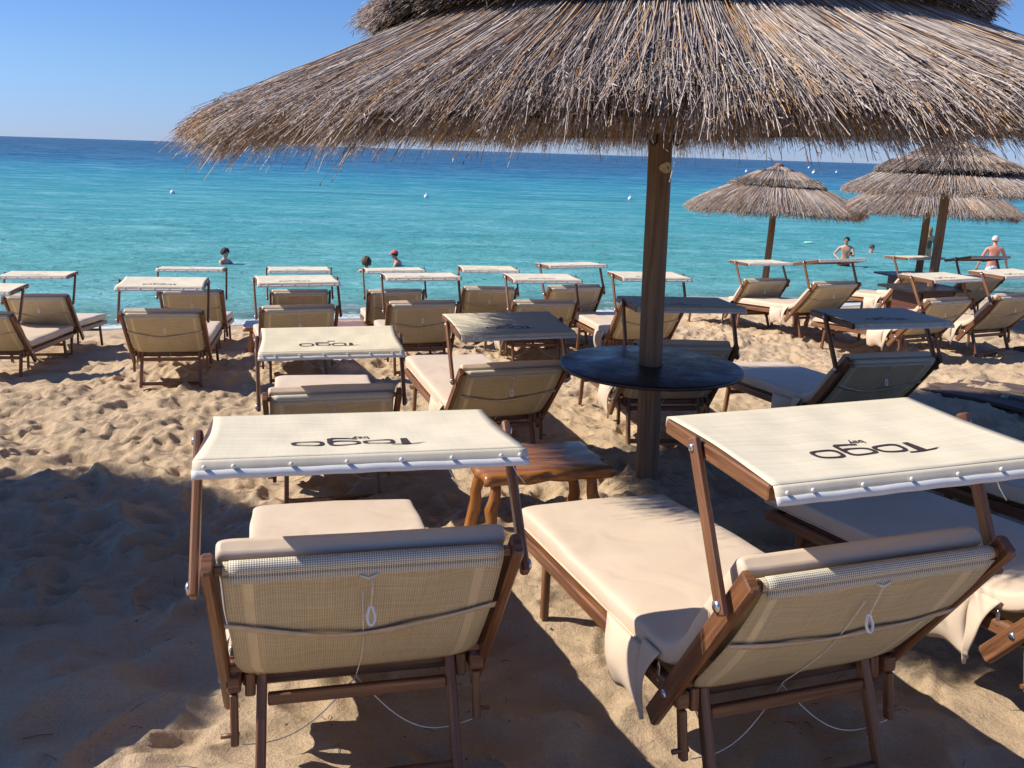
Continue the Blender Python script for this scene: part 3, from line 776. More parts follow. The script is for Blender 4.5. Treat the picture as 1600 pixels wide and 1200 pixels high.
# ---------------------------------------------------------------- umbrellas
def strands(name, n, prof_fn, m, parent, seed, kseg=5, rad=.0026, twigs=2, nsides=3):
    """prof_fn(q, phi arrays, rng) -> points (n,kseg+1,3)"""
    g = np.random.default_rng(seed)
    Pn = prof_fn(n, g, kseg)                       # n,k+1,3
    k1 = kseg+1
    T = np.gradient(Pn, axis=1); T /= np.linalg.norm(T, axis=2, keepdims=True)+1e-9
    rnd = g.normal(size=(n, 1, 3)); Xv = np.cross(T, rnd); Xv /= np.linalg.norm(Xv, axis=2, keepdims=True)+1e-9
    Yv = np.cross(T, Xv)
    r = rad*g.uniform(.6, 1.3, (n, 1))*np.linspace(1, .45, k1)[None]
    ang = np.arange(nsides)*2*np.pi/nsides
    V = Pn[:, :, None, :]+r[:, :, None, None]*(np.cos(ang)[None, None, :, None]*Xv[:, :, None, :]+np.sin(ang)[None, None, :, None]*Yv[:, :, None, :])
    V = V.reshape(-1, 3)
    b = (np.arange(n)*k1*nsides)[:, None, None]; a = (np.arange(kseg)*nsides)[None, :, None]; s = np.arange(nsides)[None, None, :]; s2 = (s+1) % nsides
    Fq = np.stack([b+a+s, b+a+s2, b+a+nsides+s2, b+a+nsides+s], -1).reshape(-1, 4)
    cr = g.random(n)
    uvx = np.repeat(cr, kseg*nsides*4); tt = np.tile(np.array([0, 0, 1, 1])[None, None, :]+np.arange(kseg)[:, None, None]+np.zeros((1, nsides, 1)), (n, 1, 1)).ravel()/kseg
    UV = np.stack([uvx, tt], -1)
    if twigs:
        # little side sprigs near the tips
        tn = n*twigs; own = np.repeat(np.arange(n), twigs); f = g.uniform(.62, 1., tn)*kseg; i0 = np.minimum(f.astype(int), kseg-1); fr = (f-i0)[:, None]
        p = Pn[own, i0]*(1-fr)+Pn[own, i0+1]*fr; t = T[own, i0]
        side = g.normal(size=(tn, 3)); dirn = t+.55*side; dirn[:, 2] -= .25; dirn /= np.linalg.norm(dirn, axis=1, keepdims=True)
        L = g.uniform(.015, .045, tn)[:, None]*(rad/.0026)**.5; wv = np.cross(dirn, g.normal(size=(tn, 3))); wv /= np.linalg.norm(wv, axis=1, keepdims=True)
        wv *= rad*.42; q1 = p+dirn*L*.5+wv*1.2; q2 = p+dirn*L
        tv = np.stack([p-wv, q1+wv*.4, q2, p+dirn*L*.5-wv*1.5], 1).reshape(-1, 3)
        tb = len(V)+np.arange(tn)[:, None]*4+np.arange(4)[None]
        V = np.concatenate([V, tv]); Fq = np.concatenate([Fq, tb])
        UV = np.concatenate([UV, np.stack([np.repeat(cr[own]*.85, 4), np.tile([.8, .9, 1, .9], tn)], -1)])
    me = bpy.data.meshes.new(name); fast_mesh(me, V, Fq, False)
    ul = me.uv_layers.new(name='UVMap'); ul.data.foreach_set('uv', UV.astype(np.float32).ravel())
    me.materials.append(m); o = bpy.data.objects.new(name, me); COL.objects.link(o); o.parent = parent
    return o
def lathe(name, prof, m, parent, n=48, uvs=True):
    b = MB(); base = 0
    for i, (r, z) in enumerate(prof):
        for k in range(n):
            a = 2*math.pi*k/n; b.v.append(Vector((r*math.cos(a), r*math.sin(a), z)))
    for i in range(len(prof)-1):
        for k in range(n):
            k2 = (k+1) % n; rr = prof[i][0]; b.face((i*n+k, i*n+k2, (i+1)*n+k2, (i+1)*n+k), [(k/n*rr*6, i*.1), ((k+1)/n*rr*6, i*.1), ((k+1)/n*rr*6, i*.1+.1), (k/n*rr*6, i*.1+.1)], True)
    return b.build(name, m, parent)

def tier_prof(pts, spread, layers, trim, droop, clump=.05):
    """pts: (r,z) of the upper surface of the tier; strands run down it"""
    R0 = np.array([p[0] for p in pts]); Z0 = np.array([p[1] for p in pts])
    S0 = np.concatenate([[0], np.cumsum(np.hypot(np.diff(R0), np.diff(Z0)))])
    def fn(n, g, kseg):
        phi = g.uniform(0, 2*np.pi, n); lay = g.random(n)**1.3                    # 0 top .. 1 underneath
        tk = np.round(phi*26+.9*np.sin(phi*7))/26; phc = tk-.9*np.sin(phi*7)/26; cl = 1.2*(np.sin(tk*977.)) + np.sin(phi*23+1.3)+np.sin(phi*61+.5)*.8+np.sin(phi*131)*.6+np.sin(phi*9+2)*.9
        end = S0[-1]*(1-spread*lay) + g.normal(0, trim, n)+clump*.35*cl
        beg = g.uniform(0, S0[-1]*.52, n)*(g.random(n) < .75); beg = np.minimum(beg, end-.15)
        t = np.linspace(0, 1, kseg+1)[None]
        s = beg[:, None]+(end-beg)[:, None]*t
        over = np.maximum(0, s-S0[-1])
        r = np.interp(s, S0, R0); z = np.interp(s, S0, Z0)
        sl = (Z0[-1]-Z0[-2])/(R0[-1]-R0[-2]); r = r+over*.75; z = z+over*sl*1.1
        z = z-lay[:, None]*layers*(.35+.65*t)-droop*lay[:, None]*t**3-droop*.25*np.abs(g.normal(size=(n, 1)))*t**5
        z = z+g.normal(0, .006, (n, 1))+.012*g.random((n, 1))*t
        if droop > .07:      # loose reeds that sag below the rim
            hang = ((g.random(n) < .34)*(lay > .25)*g.uniform(.02, .075, n)*(1+.5*np.sin(phi*19)*np.sin(phi*47)))[:, None]*np.clip((s/S0[-1]-.6)/.4, 0, 1.2)**2
            z = z-hang; r = r-hang*.35
        dphi = g.normal(0, .022, (n, 1))*t+.012*np.sin(phi*17+2)[:, None]*t+g.normal(0, .012, (n, 1))*t**4
        ph = phi[:, None]+dphi+(phc-phi)[:, None]*.55*np.clip((s/S0[-1]-.55)/.45, 0, 1.1)**2
        wob = g.normal(0, .004, (n, kseg+1))*t
        fly = (g.random(n) < .03)[:, None]*g.uniform(.0, .06, (n, 1))*t**2
        return np.stack([(r+wob)*np.cos(ph), (r+wob)*np.sin(ph), z+wob+fly], -1)
    return fn
def butt_prof(rad, z0, h, depth):
    """short cut ends that make the thick dark edge of an upper tier"""
    def fn(n, g, kseg):
        phi = g.uniform(0, 2*np.pi, n); hh = g.random(n)
        r1 = rad+g.normal(0, .010, n)+.01*np.sin(phi*31)-depth*.25*(1-hh); z1 = z0+h*hh+g.normal(0, .006, n)
        L = g.uniform(.10, .22, n)
        t = np.linspace(0, 1, kseg+1)[None]
        r = (r1-L)[:, None]+L[:, None]*t; z = z1[:, None]+(L*.50)[:, None]*(1-t)-.012*t
        ph = phi[:, None]+g.normal(0, .012, (n, 1))*t
        return np.stack([r*np.cos(ph), r*np.sin(ph), z], -1)
    return fn

def umbrella(name, label, loc, s=1., dens=1., big=False, lean=(0, 0), rotz=0, rim=None, tiers=None, ph=2.9, seed=1, rsc=1.):
    root = thing(name, label, 'beach umbrella', loc, (lean[0], lean[1], rotz), 'thatched beach umbrellas')
    b = MB(); hgt = ph-.1
    segs = 14; pts = [(0.004*math.sin(i*.9), .004*math.cos(i*.7), -.35+(hgt+.35)*i/segs) for i in range(segs+1)]
    b.tube(pts, [.066-.006*i/segs for i in range(segs+1)], 18); b.build('pole', POLEW, root)
    # rafters + ring
    for i, T in enumerate(tiers):
        pr, layers, spread, trim, droop, n = T
        if pr is tiers[0][0]:
            a0 = .2
            for k in range(8):
                a = a0+k*math.pi/4; ca_, sa_ = math.cos(a), math.sin(a)
                rr_ = pr[-2][0]*.93; zz = np.interp(rr_, [p[0] for p in pr], [p[1] for p in pr])-.13
                z0 = hgt-.30
                one('rafter', POLEW, root, 'tube', [(.05*ca_, .05*sa_, z0), (rr_*ca_, rr_*sa_, zz)], .022, 8)
                a2 = a+math.pi/4; r2 = rr_*.86; z2 = z0+(zz-z0)*.86-.035
                one('ring_board', POLEW, root, 'beam', (r2*ca_, r2*sa_, z2), (r2*math.cos(a2), r2*math.sin(a2), z2), .022, .085 if big else .06, (0, 0, 1))
        und = [(p[0], p[1]-layers*(.75 if p[0] < pr[-1][0]*.9 else .9)-.02) for p in pr if p[0] < pr[-1][0]*.97]
        und[-1] = (und[-1][0]*.97, und[-1][1]-.01)
        t_ = strands('thatch_tier', int(n*dens), tier_prof(pr, spread, layers, trim, droop, .085 if big else .03), THATCH, root, seed*10+i, 6 if big else 4, .0021*rsc, 3 if big else 2)
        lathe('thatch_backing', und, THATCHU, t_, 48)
        if i > 0:
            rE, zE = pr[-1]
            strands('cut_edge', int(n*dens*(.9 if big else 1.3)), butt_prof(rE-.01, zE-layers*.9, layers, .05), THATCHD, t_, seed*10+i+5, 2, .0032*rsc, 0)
    # cap
    zt = tiers[-1][0][0][1]; lathe('top_cap', [(.001, zt+.045), (.04, zt+.035), (.085, zt-.0), (.08, zt-.02)], CAPM, root, 20)
    return root
CAPM = plain('terracotta_cap', (.30, .12, .06), .8, 0, .3)

bigz = -.10
T1 = [(1.20, 2.43), (1.53, 2.265), (1.80, 2.15), (1.98, 2.075), (2.12, 2.015), (2.25, 1.96)]
T2 = [(.62, 2.89), (1.0, 2.69), (1.25, 2.565), (1.48, 2.45)]
T3 = [(.04, 3.22), (.30, 3.08), (.60, 2.91), (.80, 2.80)]
U1 = umbrella('thatched_umbrella', 'huge thatched umbrella on the thick pole in the foreground, filling the top of the view', (.785, 4.77, bigz), big=True, lean=(0, -.030),
              tiers=[(T1, .095, .21, .075, .085, 48000), (T2, .10, .10, .03, .03, 12000), (T3, .09, .10, .03, .02, 5000)], ph=3.2, seed=1, rsc=1.15)
# tag with number and two hooks on the pole
tg = MB()
def tagpt(dx, dz, o=.0): 
    a = -math.pi/2+.35+dx/.064; return Vector((math.cos(a)*(.063+o)+.003, math.sin(a)*(.063+o)-.002, 0))+Vector((0, 0, dz))
tb = MB(); outl = [(-.036, 0), (-.028, .014), (-.012, .024), (.006, .029), (.022, .024), (.030, .008), (.030, -.010), (.020, -.024), (.004, -.029), (-.014, -.024), (-.029, -.013)]
zt_ = 1.64-bigz-.02
cen = len(tb.v); tb.v.append(tagpt(0, zt_, .006))
for q in outl: tb.v.append(tagpt(q[0], zt_+q[1], .006))
for i in range(len(outl)): tb.face((0, 1+i, 1+(i+1) % len(outl)))
tago = solid(tb.build('number_tag', TAGM, U1), .004)
small_text('number', '4', .028, BLACKM, tago, Matrix.Translation(tagpt(.008, zt_-.010, .012)) @ Matrix.Rotation(.30+.12, 4, 'Z') @ Matrix.Rotation(math.pi/2, 4, 'X'))
for dx in (-.048, .042):
    b = MB(); z0 = zt_+.13; b.tube([tagpt(dx, z0+.035, .004), tagpt(dx, z0+.02, .010), tagpt(dx, z0-.005, .012), tagpt(dx*1.2, z0-.018, .026), tagpt(dx*1.35, z0-.010, .042), tagpt(dx*1.4, z0+.006, .046)], .0055, 7)
    b.build('hook', BLACKM, U1)
S1 = [(.75, .02), (1.0, -.09), (1.25, -.21), (1.48, -.34), (1.70, -.50)]
def ft(base, f, top): return [(r*f, top+z*f) for r, z in base]
def mk(f, top):
    return [(ft([(.80, -.33), (1.05, -.44), (1.32, -.56), (1.54, -.68), (1.74, -.80)], f, top), .07*f, .16, .035, .10*f, 7500),
            (ft([(.40, -.09), (.62, -.20), (.92, -.34)], f, top), .075*f, .08, .02, .02, 4200),
            (ft([(.02, .03), (.22, -.06), (.46, -.17)], f, top), .065*f, .08, .02, .02, 2200)]
gA = gz(4.8, 17.)
umbrella('thatched_umbrella', 'small complete thatched umbrella standing alone near the waterline', (4.80, 17., gA), tiers=mk(.95, 1.56-gA), ph=1.55-gA, seed=4, rsc=2.3, lean=(0, .018))
gB = gz(5.92, 12.5)
umbrella('thatched_umbrella', 'larger thatched umbrella at the right edge with its pole rising through the cabinet table', (5.90, 12.5, gB), tiers=[
    ([(.66, 1.66-gB), (.92, 1.56-gB), (1.15, 1.45-gB), (1.34, 1.35-gB)], .05, .10, .03, .05, 7500),
    ([(.35, 1.88-gB), (.64, 1.77-gB), (.95, 1.63-gB)], .07, .08, .02, .02, 5000),
    ([(.02, 2.05-gB), (.23, 1.96-gB), (.54, 1.82-gB)], .07, .08, .02, .02, 3000)], ph=2.0-gB, seed=5, rsc=1.9)
gC = gz(7.3, 16.)
umbrella('thatched_umbrella', 'thatched umbrella mostly hidden behind the larger right one, only its rim and pole showing', (7.28, 16., gC), tiers=mk(.86, 1.60-gC), ph=1.60-gC, seed=6, rsc=2.2)
# the neighbour out of view on the left, whose shade falls across the picture
gD = gz(-5.1, 2.8)
umbrella('thatched_umbrella', 'thatched umbrella standing out of view on the left, shading the left foreground sand', (-5.1, 3.0, gD), tiers=[
    ([(r*.93, z) for r, z in T1], .10, .24, .045, .12, 15000), (T2, .10, .10, .03, .03, 5000), (T3, .09, .10, .03, .02, 2500)], ph=3.2, seed=7, rsc=1.6)

# ---------------------------------------------------------------- tables
t = thing('round_table', 'round dark wooden table fixed round the thick umbrella pole', 'table', (.765, 4.77, bigz))
TZ = .56-bigz
lathe('tabletop', [(.068, TZ), (.49, TZ), (.503, TZ-.004), (.505, TZ-.012), (.503, TZ-.020), (.49, TZ-.024), (.068, TZ-.024), (.068, TZ)], DARKW, t, 96)
lathe('collar', [(.069, TZ-.075), (.074, TZ-.075), (.074, TZ-.135), (.069, TZ-.135)], POLEW, t, 32)
for k in range(3):
    a = k*2*math.pi/3+.5; one('bracket', DARKW, t, 'beam', (.07*math.cos(a), .07*math.sin(a), TZ-.10), (.22*math.cos(a), .22*math.sin(a), TZ-.030), .02, .02)

def cabinet(label, x, y, ztop, yaw, wt=1.0, bw=.5):
    g = gz(x, y); h = ztop-g
    t = thing('cabinet_table', label, 'table', (x, y, g), (0, 0, yaw), 'square cabinet tables round umbrella poles')
    b = MB(); hw_ = wt/2
    b.beam((-hw_, -.003, h-.016), (hw_, -.003, h-.016), wt*.8, .032); b.build('tabletop', DARKW, t)
    b = MB()
    for (x0, y0, x1, y1) in ((-bw/2, -bw/2, bw/2, -bw/2), (bw/2, -bw/2, bw/2, bw/2), (bw/2, bw/2, -bw/2, bw/2), (-bw/2, bw/2, -bw/2, -bw/2)):
        vx, vy = (x1-x0), (y1-y0); L = math.hypot(vx, vy); vx /= L; vy /= L
        b.beam((x0+vx*.012, y0+vy*.012, h/2-.06), (x1-vx*.012, y1-vy*.012, h/2-.06), .022, h-.036+.10, bev=.002)
    cb = b.build('cabinet', BOXW, t)
    b = MB(); b.beam((-bw/2+.05, -bw/2-.018, h/2-.02), (bw/2-.05, -bw/2-.018, h/2-.02), .012, h-.16, bev=.002); b.build('door', BOXW, t)
    b = MB(); b.ball((bw/2-.10, -bw/2-.032, h/2), .014); b.build('door_knob', BLACKM, t)
cabinet('dark cabinet table round the pole of the larger right umbrella', 5.74, 12.40, .02, .35, .95, .55)
cabinet('dark cabinet table round the pole of the hidden umbrella, farther back', 7.1, 15.95, -.23, .3, .95, .5)

def stool(label, x, y, z, yaw, L, D_, h, tilt=(0, 0), seed=3):
    g = random.Random(seed)
    t = thing('log_stool', label, 'stool', (x, y, z), (tilt[0], tilt[1], yaw), 'rustic varnished log stools')
    th = .052
    def top(u, v):
        a = 2*math.pi*u; ca_, sa_ = math.cos(a), math.sin(a)
        k = 1/max(abs(ca_), abs(sa_))*.5; k = k*.985+.008
        wob = .007*math.sin(a*7+seed)+.005*math.sin(a*13)+.003*math.sin(a*29)
        rows = [(0, 0), (.5, 0), (.9, 0), (.975, -.003), (1.0, -.012), (1.012, -.026), (1.0, -.042), (.965, -th), (.5, -th), (0, -th)]
        i = min(int(round(v*(len(rows)-1))), len(rows)-1); rr_, zz = rows[i]
        w1 = wob*(1 if i >= 3 and i <= 7 else .3)+(.006*math.sin(a*17+i*1.7) if 4 <= i <= 6 else 0)
        return (ca_*k*L*rr_+ca_*w1, sa_*k*D_*rr_+sa_*w1, h+zz+(.002*math.sin(a*11+i) if 2 < i < 8 else 0))
    b = MB(); b.grid(top, 96, 9, lambda u, v: (0, 0))
    for fi, f in enumerate(b.f): b.uv[fi] = [(b.v[i].x, b.v[i].y+b.v[i].z) for i in f]
    b.build('seat', STOOLW, t)
    for sx in (-1, 1):
        for sy in (-1, 1):
            pts = []; rs = []
            for i in range(9):
                q = i/8; pts.append((sx*(L/2-.085+.055*q)+.006*math.sin(i*1.9+sx), sy*(D_/2-.10+.035*q)+.006*math.cos(i*2.3+sy), h-th+.004-(h+.06)*q)); rs.append(.027+.006*q+.003*math.sin(i*2.1+sx*3+sy))
            one('leg', STOOLW, t, 'tube', pts, rs, 12)
    return t
stool('orange brown log stool with live edge seat between the two foreground loungers', .13, 4.05, -.10, .30, .64, .46, .345, (-.03, 0), 3)
for lab, x, y, s_ in (('small log stool left of the middle row lounger, legs at the waterline', -2.78, 10.0, 5), ('small log stool right of the middle row lounger, partly hidden', -1.98, 9.85, 8)):
    g = gz(x, y); stool(lab, x, y, g-.02, .25, .62, .42, .36, (0, 0), s_)
g = gz(4.0, 12.3); stool('small log stool in shade beside the lounger under the phone bather', 4.15, 12.0, gz(4.15, 12.0)-.02, .3, .6, .42, .36, (0, 0), 11)

# walkway of long boards
bw_ = thing('boardwalk', 'dark weathered board walkway half buried in sand at the right edge', 'walkway', (3.45, 6.95, 0))
dx, dy = .5365, -.844; px_, py_ = .844, .5365
for i in range(7):
    o_ = -.02+i*.135; a = -.1+.1*math.sin(i*2.1); e = 4.6
    p0 = Vector((o_*px_+dx*a, o_*py_+dy*a, 0)); p1 = Vector((o_*px_+dx*e, o_*py_+dy*e, 0))
    zs_ = [ground0(3.45+q.x, 6.95+q.y).item() for q in (p0, p1)]
    b = MB(); m2 = 10
    for j in range(m2):
        q0 = p0.lerp(p1, j/m2); q1 = p0.lerp(p1, (j+1)/m2)
        w0 = float(ground0(3.45+q0.x, 6.95+q0.y))+.016+.008*math.sin(i*3.1+j); w1 = float(ground0(3.45+q1.x, 6.95+q1.y))+.016+.008*math.sin(i*3.1+j+1)
        b.beam((q0.x, q0.y, w0), (q1.x, q1.y, w1), .125, .03, bev=.004)
    b.build('plank', PLANKW, bw_)
lg = MB(); lg.beam((5.78, 10.02, gz(5.85, 10)+.06), (6.35, 9.80, gz(6.3, 9.8)+.06), .07, .06); tag(lg.build('wooden_beam', PLANKW), 'short pale wooden beam lying on the sand at the right edge', 'beam')

# ---------------------------------------------------------------- buoys
def buoy(x, y, s, label):
    b = MB(); b.ball((0, 0, .05*s), .17*s, 1, 1, 1, 14, 9); o = b.build('buoy', BUOYM)
    o.location = (x, y, WZ+.03)
    b = MB(); b.tube([(0, 0, .18*s), (0, 0, .34*s)], [.05*s, .02*s], 8); b.build('top_eye', BUOYM, o)
    tag(o, label, 'buoy', 'white marker buoys')
buoy(-22.9, 59.7, .95, 'white buoy floating at far left above the second canopy'); buoy(-6.6, 64.9, .95, 'white buoy floating left of the big pole')
buoy(8.9, 71.6, 1.0, 'white buoy floating just left of the big pole'); buoy(62.2, 248.7, 2.3, 'distant white buoy left of the small umbrella top')
buoy(146, 459, 3.2, 'farthest white buoy, near the horizon right of the small umbrella'); buoy(86.2, 266, 3.2, 'distant white buoy right of the small umbrella top')
buoy(105, 301, 2.2, 'distant white buoy nearest the larger right umbrella')
fl = MB(); fl.ball((0, 0, 0), .20, 1.2, .6, .25, 16, 8); o = fl.build('float_board', plain('pale_green_foam', (.45, .80, .65), .4)); o.location = (12.4, 37.8, WZ+.05); tag(o, 'pale green float drifting left of the bather with the phone', 'float')

# ---------------------------------------------------------------- people
def skin_m(name, c):
    m, n, b, o = mat(name)
    f = noise(n, tc(n, 'Object'), 9, 3)
    n.links.new(ramp(n, f, [(.3, tuple(v*.86 for v in c)), (.7, c)]), b.inputs['Base Color'])
    b.inputs['Roughness'].default_value = .42; b.inputs['Subsurface Weight'].default_value = 0
    return m
SK_A = skin_m('skin_tan', (.66, .34, .21)); SK_B = skin_m('skin_sunburnt', (.66, .27, .18)); SK_C = skin_m('skin_fair', (.62, .36, .25)); SK_D = skin_m('skin_brown', (.40, .18, .10))
def skinned(name, J, E, m, parent=None, root_key=None, sub=2):
    keys = list(J); me = bpy.data.meshes.new(name); me.from_pydata([J[k][0] for k in keys], [(keys.index(a), keys.index(b)) for a, b in E], [])
    o = bpy.data.objects.new(name+'_t', me); COL.objects.link(o)
    o.modifiers.new('s', 'SKIN'); sv = me.skin_vertices[0].data
    for i, k in enumerate(keys):
        r = J[k][1]; sv[i].radius = (r, r) if isinstance(r, float) else r
        sv[i].use_root = (k == (root_key or keys[0]))
    o.modifiers.new('u', 'SUBSURF').levels = sub; o.modifiers['s'].use_smooth_shade = True
    dg = bpy.context.evaluated_depsgraph_get(); m2 = bpy.data.meshes.new_from_object(o.evaluated_get(dg)); bpy.data.objects.remove(o)
    m2.name = name; m2.materials.clear(); m2.materials.append(m)
    q = bpy.data.objects.new(name, m2); COL.objects.link(q); q.parent = parent; return q
def V3(a, b, t): return tuple(a[i]+(b[i]-a[i])*t for i in range(3))
def person(label, loc, yaw, skin, arms, hair, head_turn=0., lean=0., stance='stand', clothes=None, cap=None, hs=1., scale=1.):
    """z=0 at the feet, faces +y before yaw. arms: per side (elbow offset, hand offset) from shoulder"""
    root_ = None
    J = {}; E = []
    def j(k, p, r): J[k] = ((p[0], p[1], p[2]), r)
    ly = lean
    j('pelvis', (0, 0, .95), (.155, .105)); j('waist', (0, ly*.18, 1.10), (.130, .092)); j('chest', (0, ly*.42, 1.28), (.165, .108)); j('upper', (0, ly*.58, 1.41), (.150, .085))
    j('neck', (0, ly*.72+.005, 1.50), .055); j('nape', (0, ly*.80+.012, 1.56), .052)
    E += [('pelvis', 'waist'), ('waist', 'chest'), ('chest', 'upper'), ('upper', 'neck'), ('neck', 'nape')]
    hc = Vector((0, ly*.9+.03, 1.645)); ct, st_ = math.cos(head_turn), math.sin(head_turn)
    def h(x, y, z): return (hc.x+x*ct-y*st_, hc.y+x*st_+y*ct, hc.z+z)
    j('jaw', h(0, .012, -.055), (.055, .062)); j('skull', h(0, -.008, .022), (.074, .088)); j('crown', h(0, -.012, .075), (.050, .060))
    E += [('nape', 'jaw'), ('jaw', 'skull'), ('skull', 'crown')]
    j('chin', h(0, .058, -.085), .020); j('nose', h(0, .098, -.012), .011); j('mouth', h(0, .082, -.050), .014)
    E += [('jaw', 'chin'), ('skull', 'nose'), ('jaw', 'mouth')]
    for s, n_ in ((-1, 'L'), (1, 'R')):
        j('ear'+n_, h(s*.082, -.005, -.005), .014); E.append(('skull', 'ear'+n_))
        sh = Vector((s*.185, ly*.56, 1.415)); eo, ho = arms[0 if s < 0 else 1]
        el = sh+Vector(eo); ha = sh+Vector(ho)
        j('sh'+n_, sh, .058); j('ua'+n_, sh.lerp(el, .45), .047); j('el'+n_, el, .038); j('fa'+n_, el.lerp(ha, .4), .036); j('wr'+n_, el.lerp(ha, .92), .025)
        dirh = (ha-el).normalized(); sd = dirh.cross(Vector((0, 1, .3))).normalized(); pm = ha+dirh*.045
        j('pa'+n_, pm, (.036, .018)); E += [('upper', 'sh'+n_), ('sh'+n_, 'ua'+n_), ('ua'+n_, 'el'+n_), ('el'+n_, 'fa'+n_), ('fa'+n_, 'wr'+n_), ('wr'+n_, 'pa'+n_)]
        nn = dirh.cross(sd)
        for q in range(4):
            o_ = (q-1.5)*.020; L = (.062, .075, .070, .055)[q]
            a_ = pm+dirh*.035+sd*o_; b_ = a_+dirh*L*.55+nn*.008; c_ = b_+dirh*L*.35+nn*.022
            j(f'f{q}a'+n_, a_, .0095); j(f'f{q}b'+n_, b_, .0085); j(f'f{q}c'+n_, c_, .007)
            E += [('pa'+n_, f'f{q}a'+n_), (f'f{q}a'+n_, f'f{q}b'+n_), (f'f{q}b'+n_, f'f{q}c'+n_)]
        a_ = pm-dirh*.005+sd*.034; b_ = a_+dirh*.03+sd*.018+nn*.008
        j('t1'+n_, a_, .0105); j('t2'+n_, b_, .009); E += [('pa'+n_, 't1'+n_), ('t1'+n_, 't2'+n_)]
        st = .07 if stance == 'stand' else (.16*s)
        fy = 0 if stance == 'stand' else s*.17
        j('hip'+n_, (s*.09, 0, .88), .088); j('th'+n_, (s*.10, fy*.35+.01, .70), .078); j('kn'+n_, (s*.105, fy*.7+.03, .48), .054); j('ca'+n_, (s*.105, fy*.95-.005, .33), .052); j('an'+n_, (s*.105, fy*1.2-.02, .085), .034)
        j('he'+n_, (s*.105, fy*1.2-.045, .035), .030); j('ft'+n_, (s*.11, fy*1.2+.08, .03), (.042, .026)); j('to'+n_, (s*.115, fy*1.2+.15, .02), (.038, .018))
        E += [('pelvis', 'hip'+n_), ('hip'+n_, 'th'+n_), ('th'+n_, 'kn'+n_), ('kn'+n_, 'ca'+n_), ('ca'+n_, 'an'+n_), ('an'+n_, 'he'+n_), ('an'+n_, 'ft'+n_), ('ft'+n_, 'to'+n_)]
    body = skinned('person', J, E, skin, None, 'pelvis')
    body.location = loc; body.rotation_euler = (0, 0, yaw); body.scale = (scale,)*3; tag(body, label, 'person')
    # eyes
    b = MB()
    for s in (-1, 1): b.ball(h(s*.031, .078, .012), .010, 1, .6, .7, 8, 5)
    b.build('eyes', BLACKM, body)
    # hair
    col, length, vol = hair
    hm = plain('hair_'+str(round(col[0], 2)), col, .7, 0, .4, 60)
    b = MB(); g = random.Random(int(loc[0]*10)); nh, mh = 26, 16
    def hf(u, v):
        a = 2*math.pi*u; th_ = math.pi*v*.60
        face = max(0, math.sin(a))**2.0; lim = .62 if face > .25 else 1.
        thv = th_*(1-.42*face)
        rx, ry, rz = .086+vol, .102+vol, .100+vol
        w_ = 1+(.07 if vol > .01 else .02)*math.sin(a*7+v*9)+(.06 if vol > .01 else .01)*math.sin(a*13-v*14)
        p = (rx*math.sin(thv)*math.cos(a)*w_, ry*math.sin(thv)*math.sin(a)*w_-.012, rz*math.cos(thv)*w_+.026)
        return h(*p)
    b.grid(hf, nh, mh)
    if length > 0:
        def hl(u, v):
            a = math.pi*(1.0+u*1.0); rx = (.088+vol)*(1-.15*v); return h(rx*math.cos(a)*(1+.05*math.sin(u*40)), (.098+vol)*math.sin(a)*(1-.25*v)-.012, .02-length*v+.012*math.sin(u*31)*v)
        b.grid(hl, 24, 12)
    solid(b.build('hair', hm, body), .008)
    if cap:
        cm = plain('cap_fabric', cap, .7)
        b = MB()
        def cf_(u, v):
            a = 2*math.pi*u; th_ = math.pi*.48*v; return h(.098*math.sin(th_)*math.cos(a), .114*math.sin(th_)*math.sin(a)-.010, .105*math.cos(th_)+.040)
        b.grid(cf_, 22, 8)
        def br(u, v):
            a = math.pi*(.12+.76*u); return h((.098+.03*v)*math.cos(a), (.112+.075*v)*math.sin(a)-.010, .046-.02*v)
        b.grid(br, 14, 3); solid(b.build('cap', cm, body), .006)
    if clothes:
        kind, cm = clothes
        if kind == 'trunks':
            K_ = {'a': ((0, .0, 1.02), (.160, .112)), 'b': ((0, 0, .94), (.172, .122))}; EE = [('a', 'b')]
            for s, n_ in ((-1, 'L'), (1, 'R')):
                K_['h'+n_] = (J['hip'+n_][0], .104); K_['t'+n_] = (V3(J['th'+n_][0], J['kn'+n_][0], .1), .094); K_['k'+n_] = (V3(J['th'+n_][0], J['kn'+n_][0], .35), .092)
                EE += [('b', 'h'+n_), ('h'+n_, 't'+n_), ('t'+n_, 'k'+n_)]
            skinned('swim_trunks', K_, EE, cm, body, 'b')
        elif kind == 'suit':
            K_ = {'a': ((0, .0, .92), (.165, .118)), 'b': ((0, ly*.18, 1.10), (.142, .103)), 'c': ((0, ly*.42, 1.27), (.174, .120)), 'd': ((0, ly*.5, 1.35), (.14, .10))}
            skinned('swimsuit', K_, [('a', 'b'), ('b', 'c'), ('c', 'd')], cm, body, 'a')
    return body
def trunks_blue():
    m, n, b, o = mat('blue_patterned_trunks')
    v = n.nodes.new('ShaderNodeTexVoronoi'); v.inputs['Scale'].default_value = 22; n.links.new(tc(n, 'Object'), v.inputs['Vector'])
    n.links.new(ramp(n, v.outputs['Distance'], [(.25, (.10, .28, .70)), (.40, (.70, .80, .90))]), b.inputs['Base Color']); b.inputs['Roughness'].default_value = .7
    return m
DN = ((-.06, .0, -.29), (-.08, .06, -.53)); DNR = ((.06, .0, -.29), (.08, .06, -.53))
def shallow(x, y, above): return (x, y, WZ-(1.75-above))
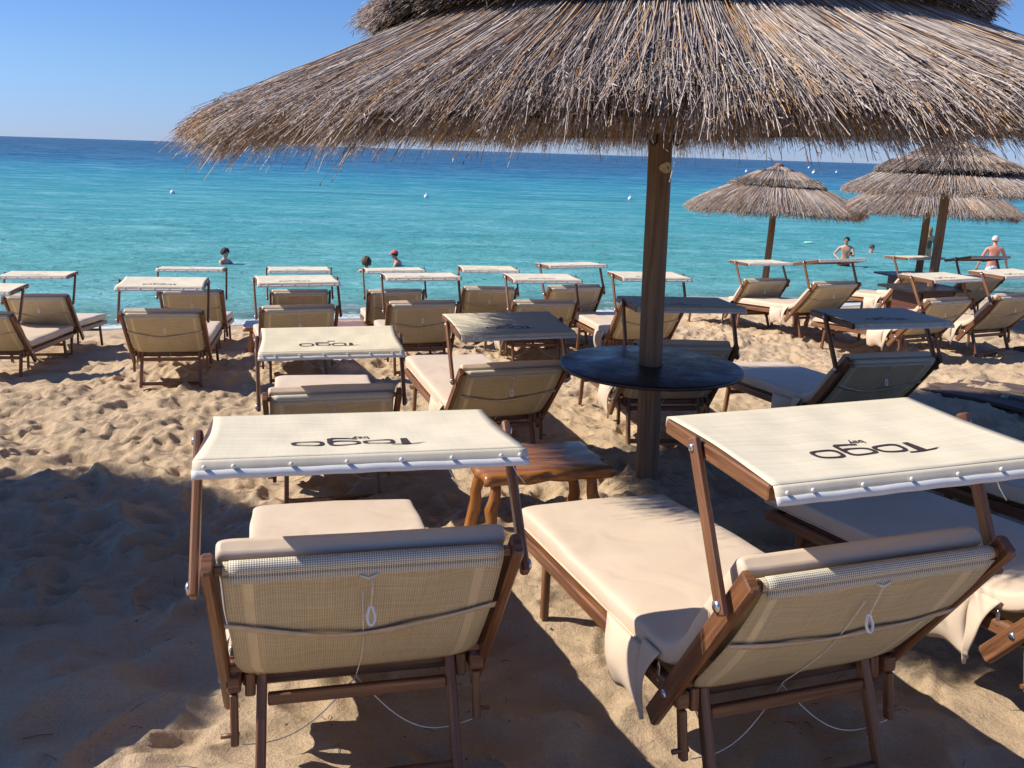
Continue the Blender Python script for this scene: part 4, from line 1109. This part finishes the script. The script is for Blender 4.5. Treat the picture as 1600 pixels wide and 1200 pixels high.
# curly haired bather, seen from the side, facing right
person('curly haired bather in the sea at left, facing right with arms on the water', (-8.43, 25.5, WZ-1.34), -math.pi/2-.35, SK_C, (((-.10, .16, -.22), (.0, .40, -.34)), ((.08, .14, -.24), (.04, .36, -.36))), ((.05, .028, .018), .06, .03), 0, .05)
person('bather in a red cap and dark top, chest deep in the sea, facing left', (-3.39, 26.3, WZ-1.33), math.pi/2-.1, SK_B, (((-.10, .10, -.25), (-.05, .28, -.40)), ((.12, .05, -.26), (.10, .22, -.44))), ((.02, .014, .012), .05, .0), 0, .22, clothes=('suit', plain('black_swimwear', (.012, .012, .016), .5)), cap=(.75, .10, .10))
person('brown curly head of a bather just above a front row canopy', (-4.17, 24.7, WZ-1.38), .2, SK_A, (DN, DNR), ((.10, .05, .03), .10, .04), 0, .02)
pm = person('bare chested bather with dark hair and dark trunks, standing in the sea holding a phone', (11.1, 30.0, WZ-.80), math.pi-.45, SK_A, (((-.10, .12, -.25), (-.02, .36, -.20)), ((.17, .02, -.24), (.02, .14, -.36))), ((.018, .013, .011), 0, .004), -.25, .12, clothes=('trunks', plain('black_trunks', (.012, .012, .016), .6)))
ph_ = MB(); ph_.beam((-.22, .455, 1.245), (-.22, .50, 1.315), .075, .009, (0, -1, 1)); tag(ph_.build('phone', BLACKM), 'small dark phone held by the bare chested bather', 'phone'); bpy.data.objects['phone'].matrix_world = Matrix.LocRotScale(pm.location, pm.rotation_euler.to_quaternion(), Vector((1, 1, 1)))
person('swimmer with short brown hair, only head and shoulder above the water', (13.9, 35.0, WZ-1.47), math.pi+.6, SK_B, (((-.22, .10, -.06), (-.45, .22, -.02)), DNR), ((.06, .035, .022), 0, .004), 0, .05)
person('bather with long blonde hair seen from behind, half hidden by an umbrella pole', (15.2, 33.0, WZ-.60), .1, SK_A, (DN, DNR), ((.30, .19, .09), .42, .012), 0, .0, clothes=('suit', plain('olive_swimwear', (.10, .09, .05), .6)))
person('white haired bather with sunburnt back and blue patterned trunks, wading away', (13.2, 24.6, WZ-.22), -.25, SK_B, (((-.12, -.01, -.29), (-.17, .06, -.52)), ((.13, -.02, -.27), (.22, .12, -.48))), ((.62, .57, .50), .0, .002), -.5, .10, 'walk', clothes=('trunks', trunks_blue()))
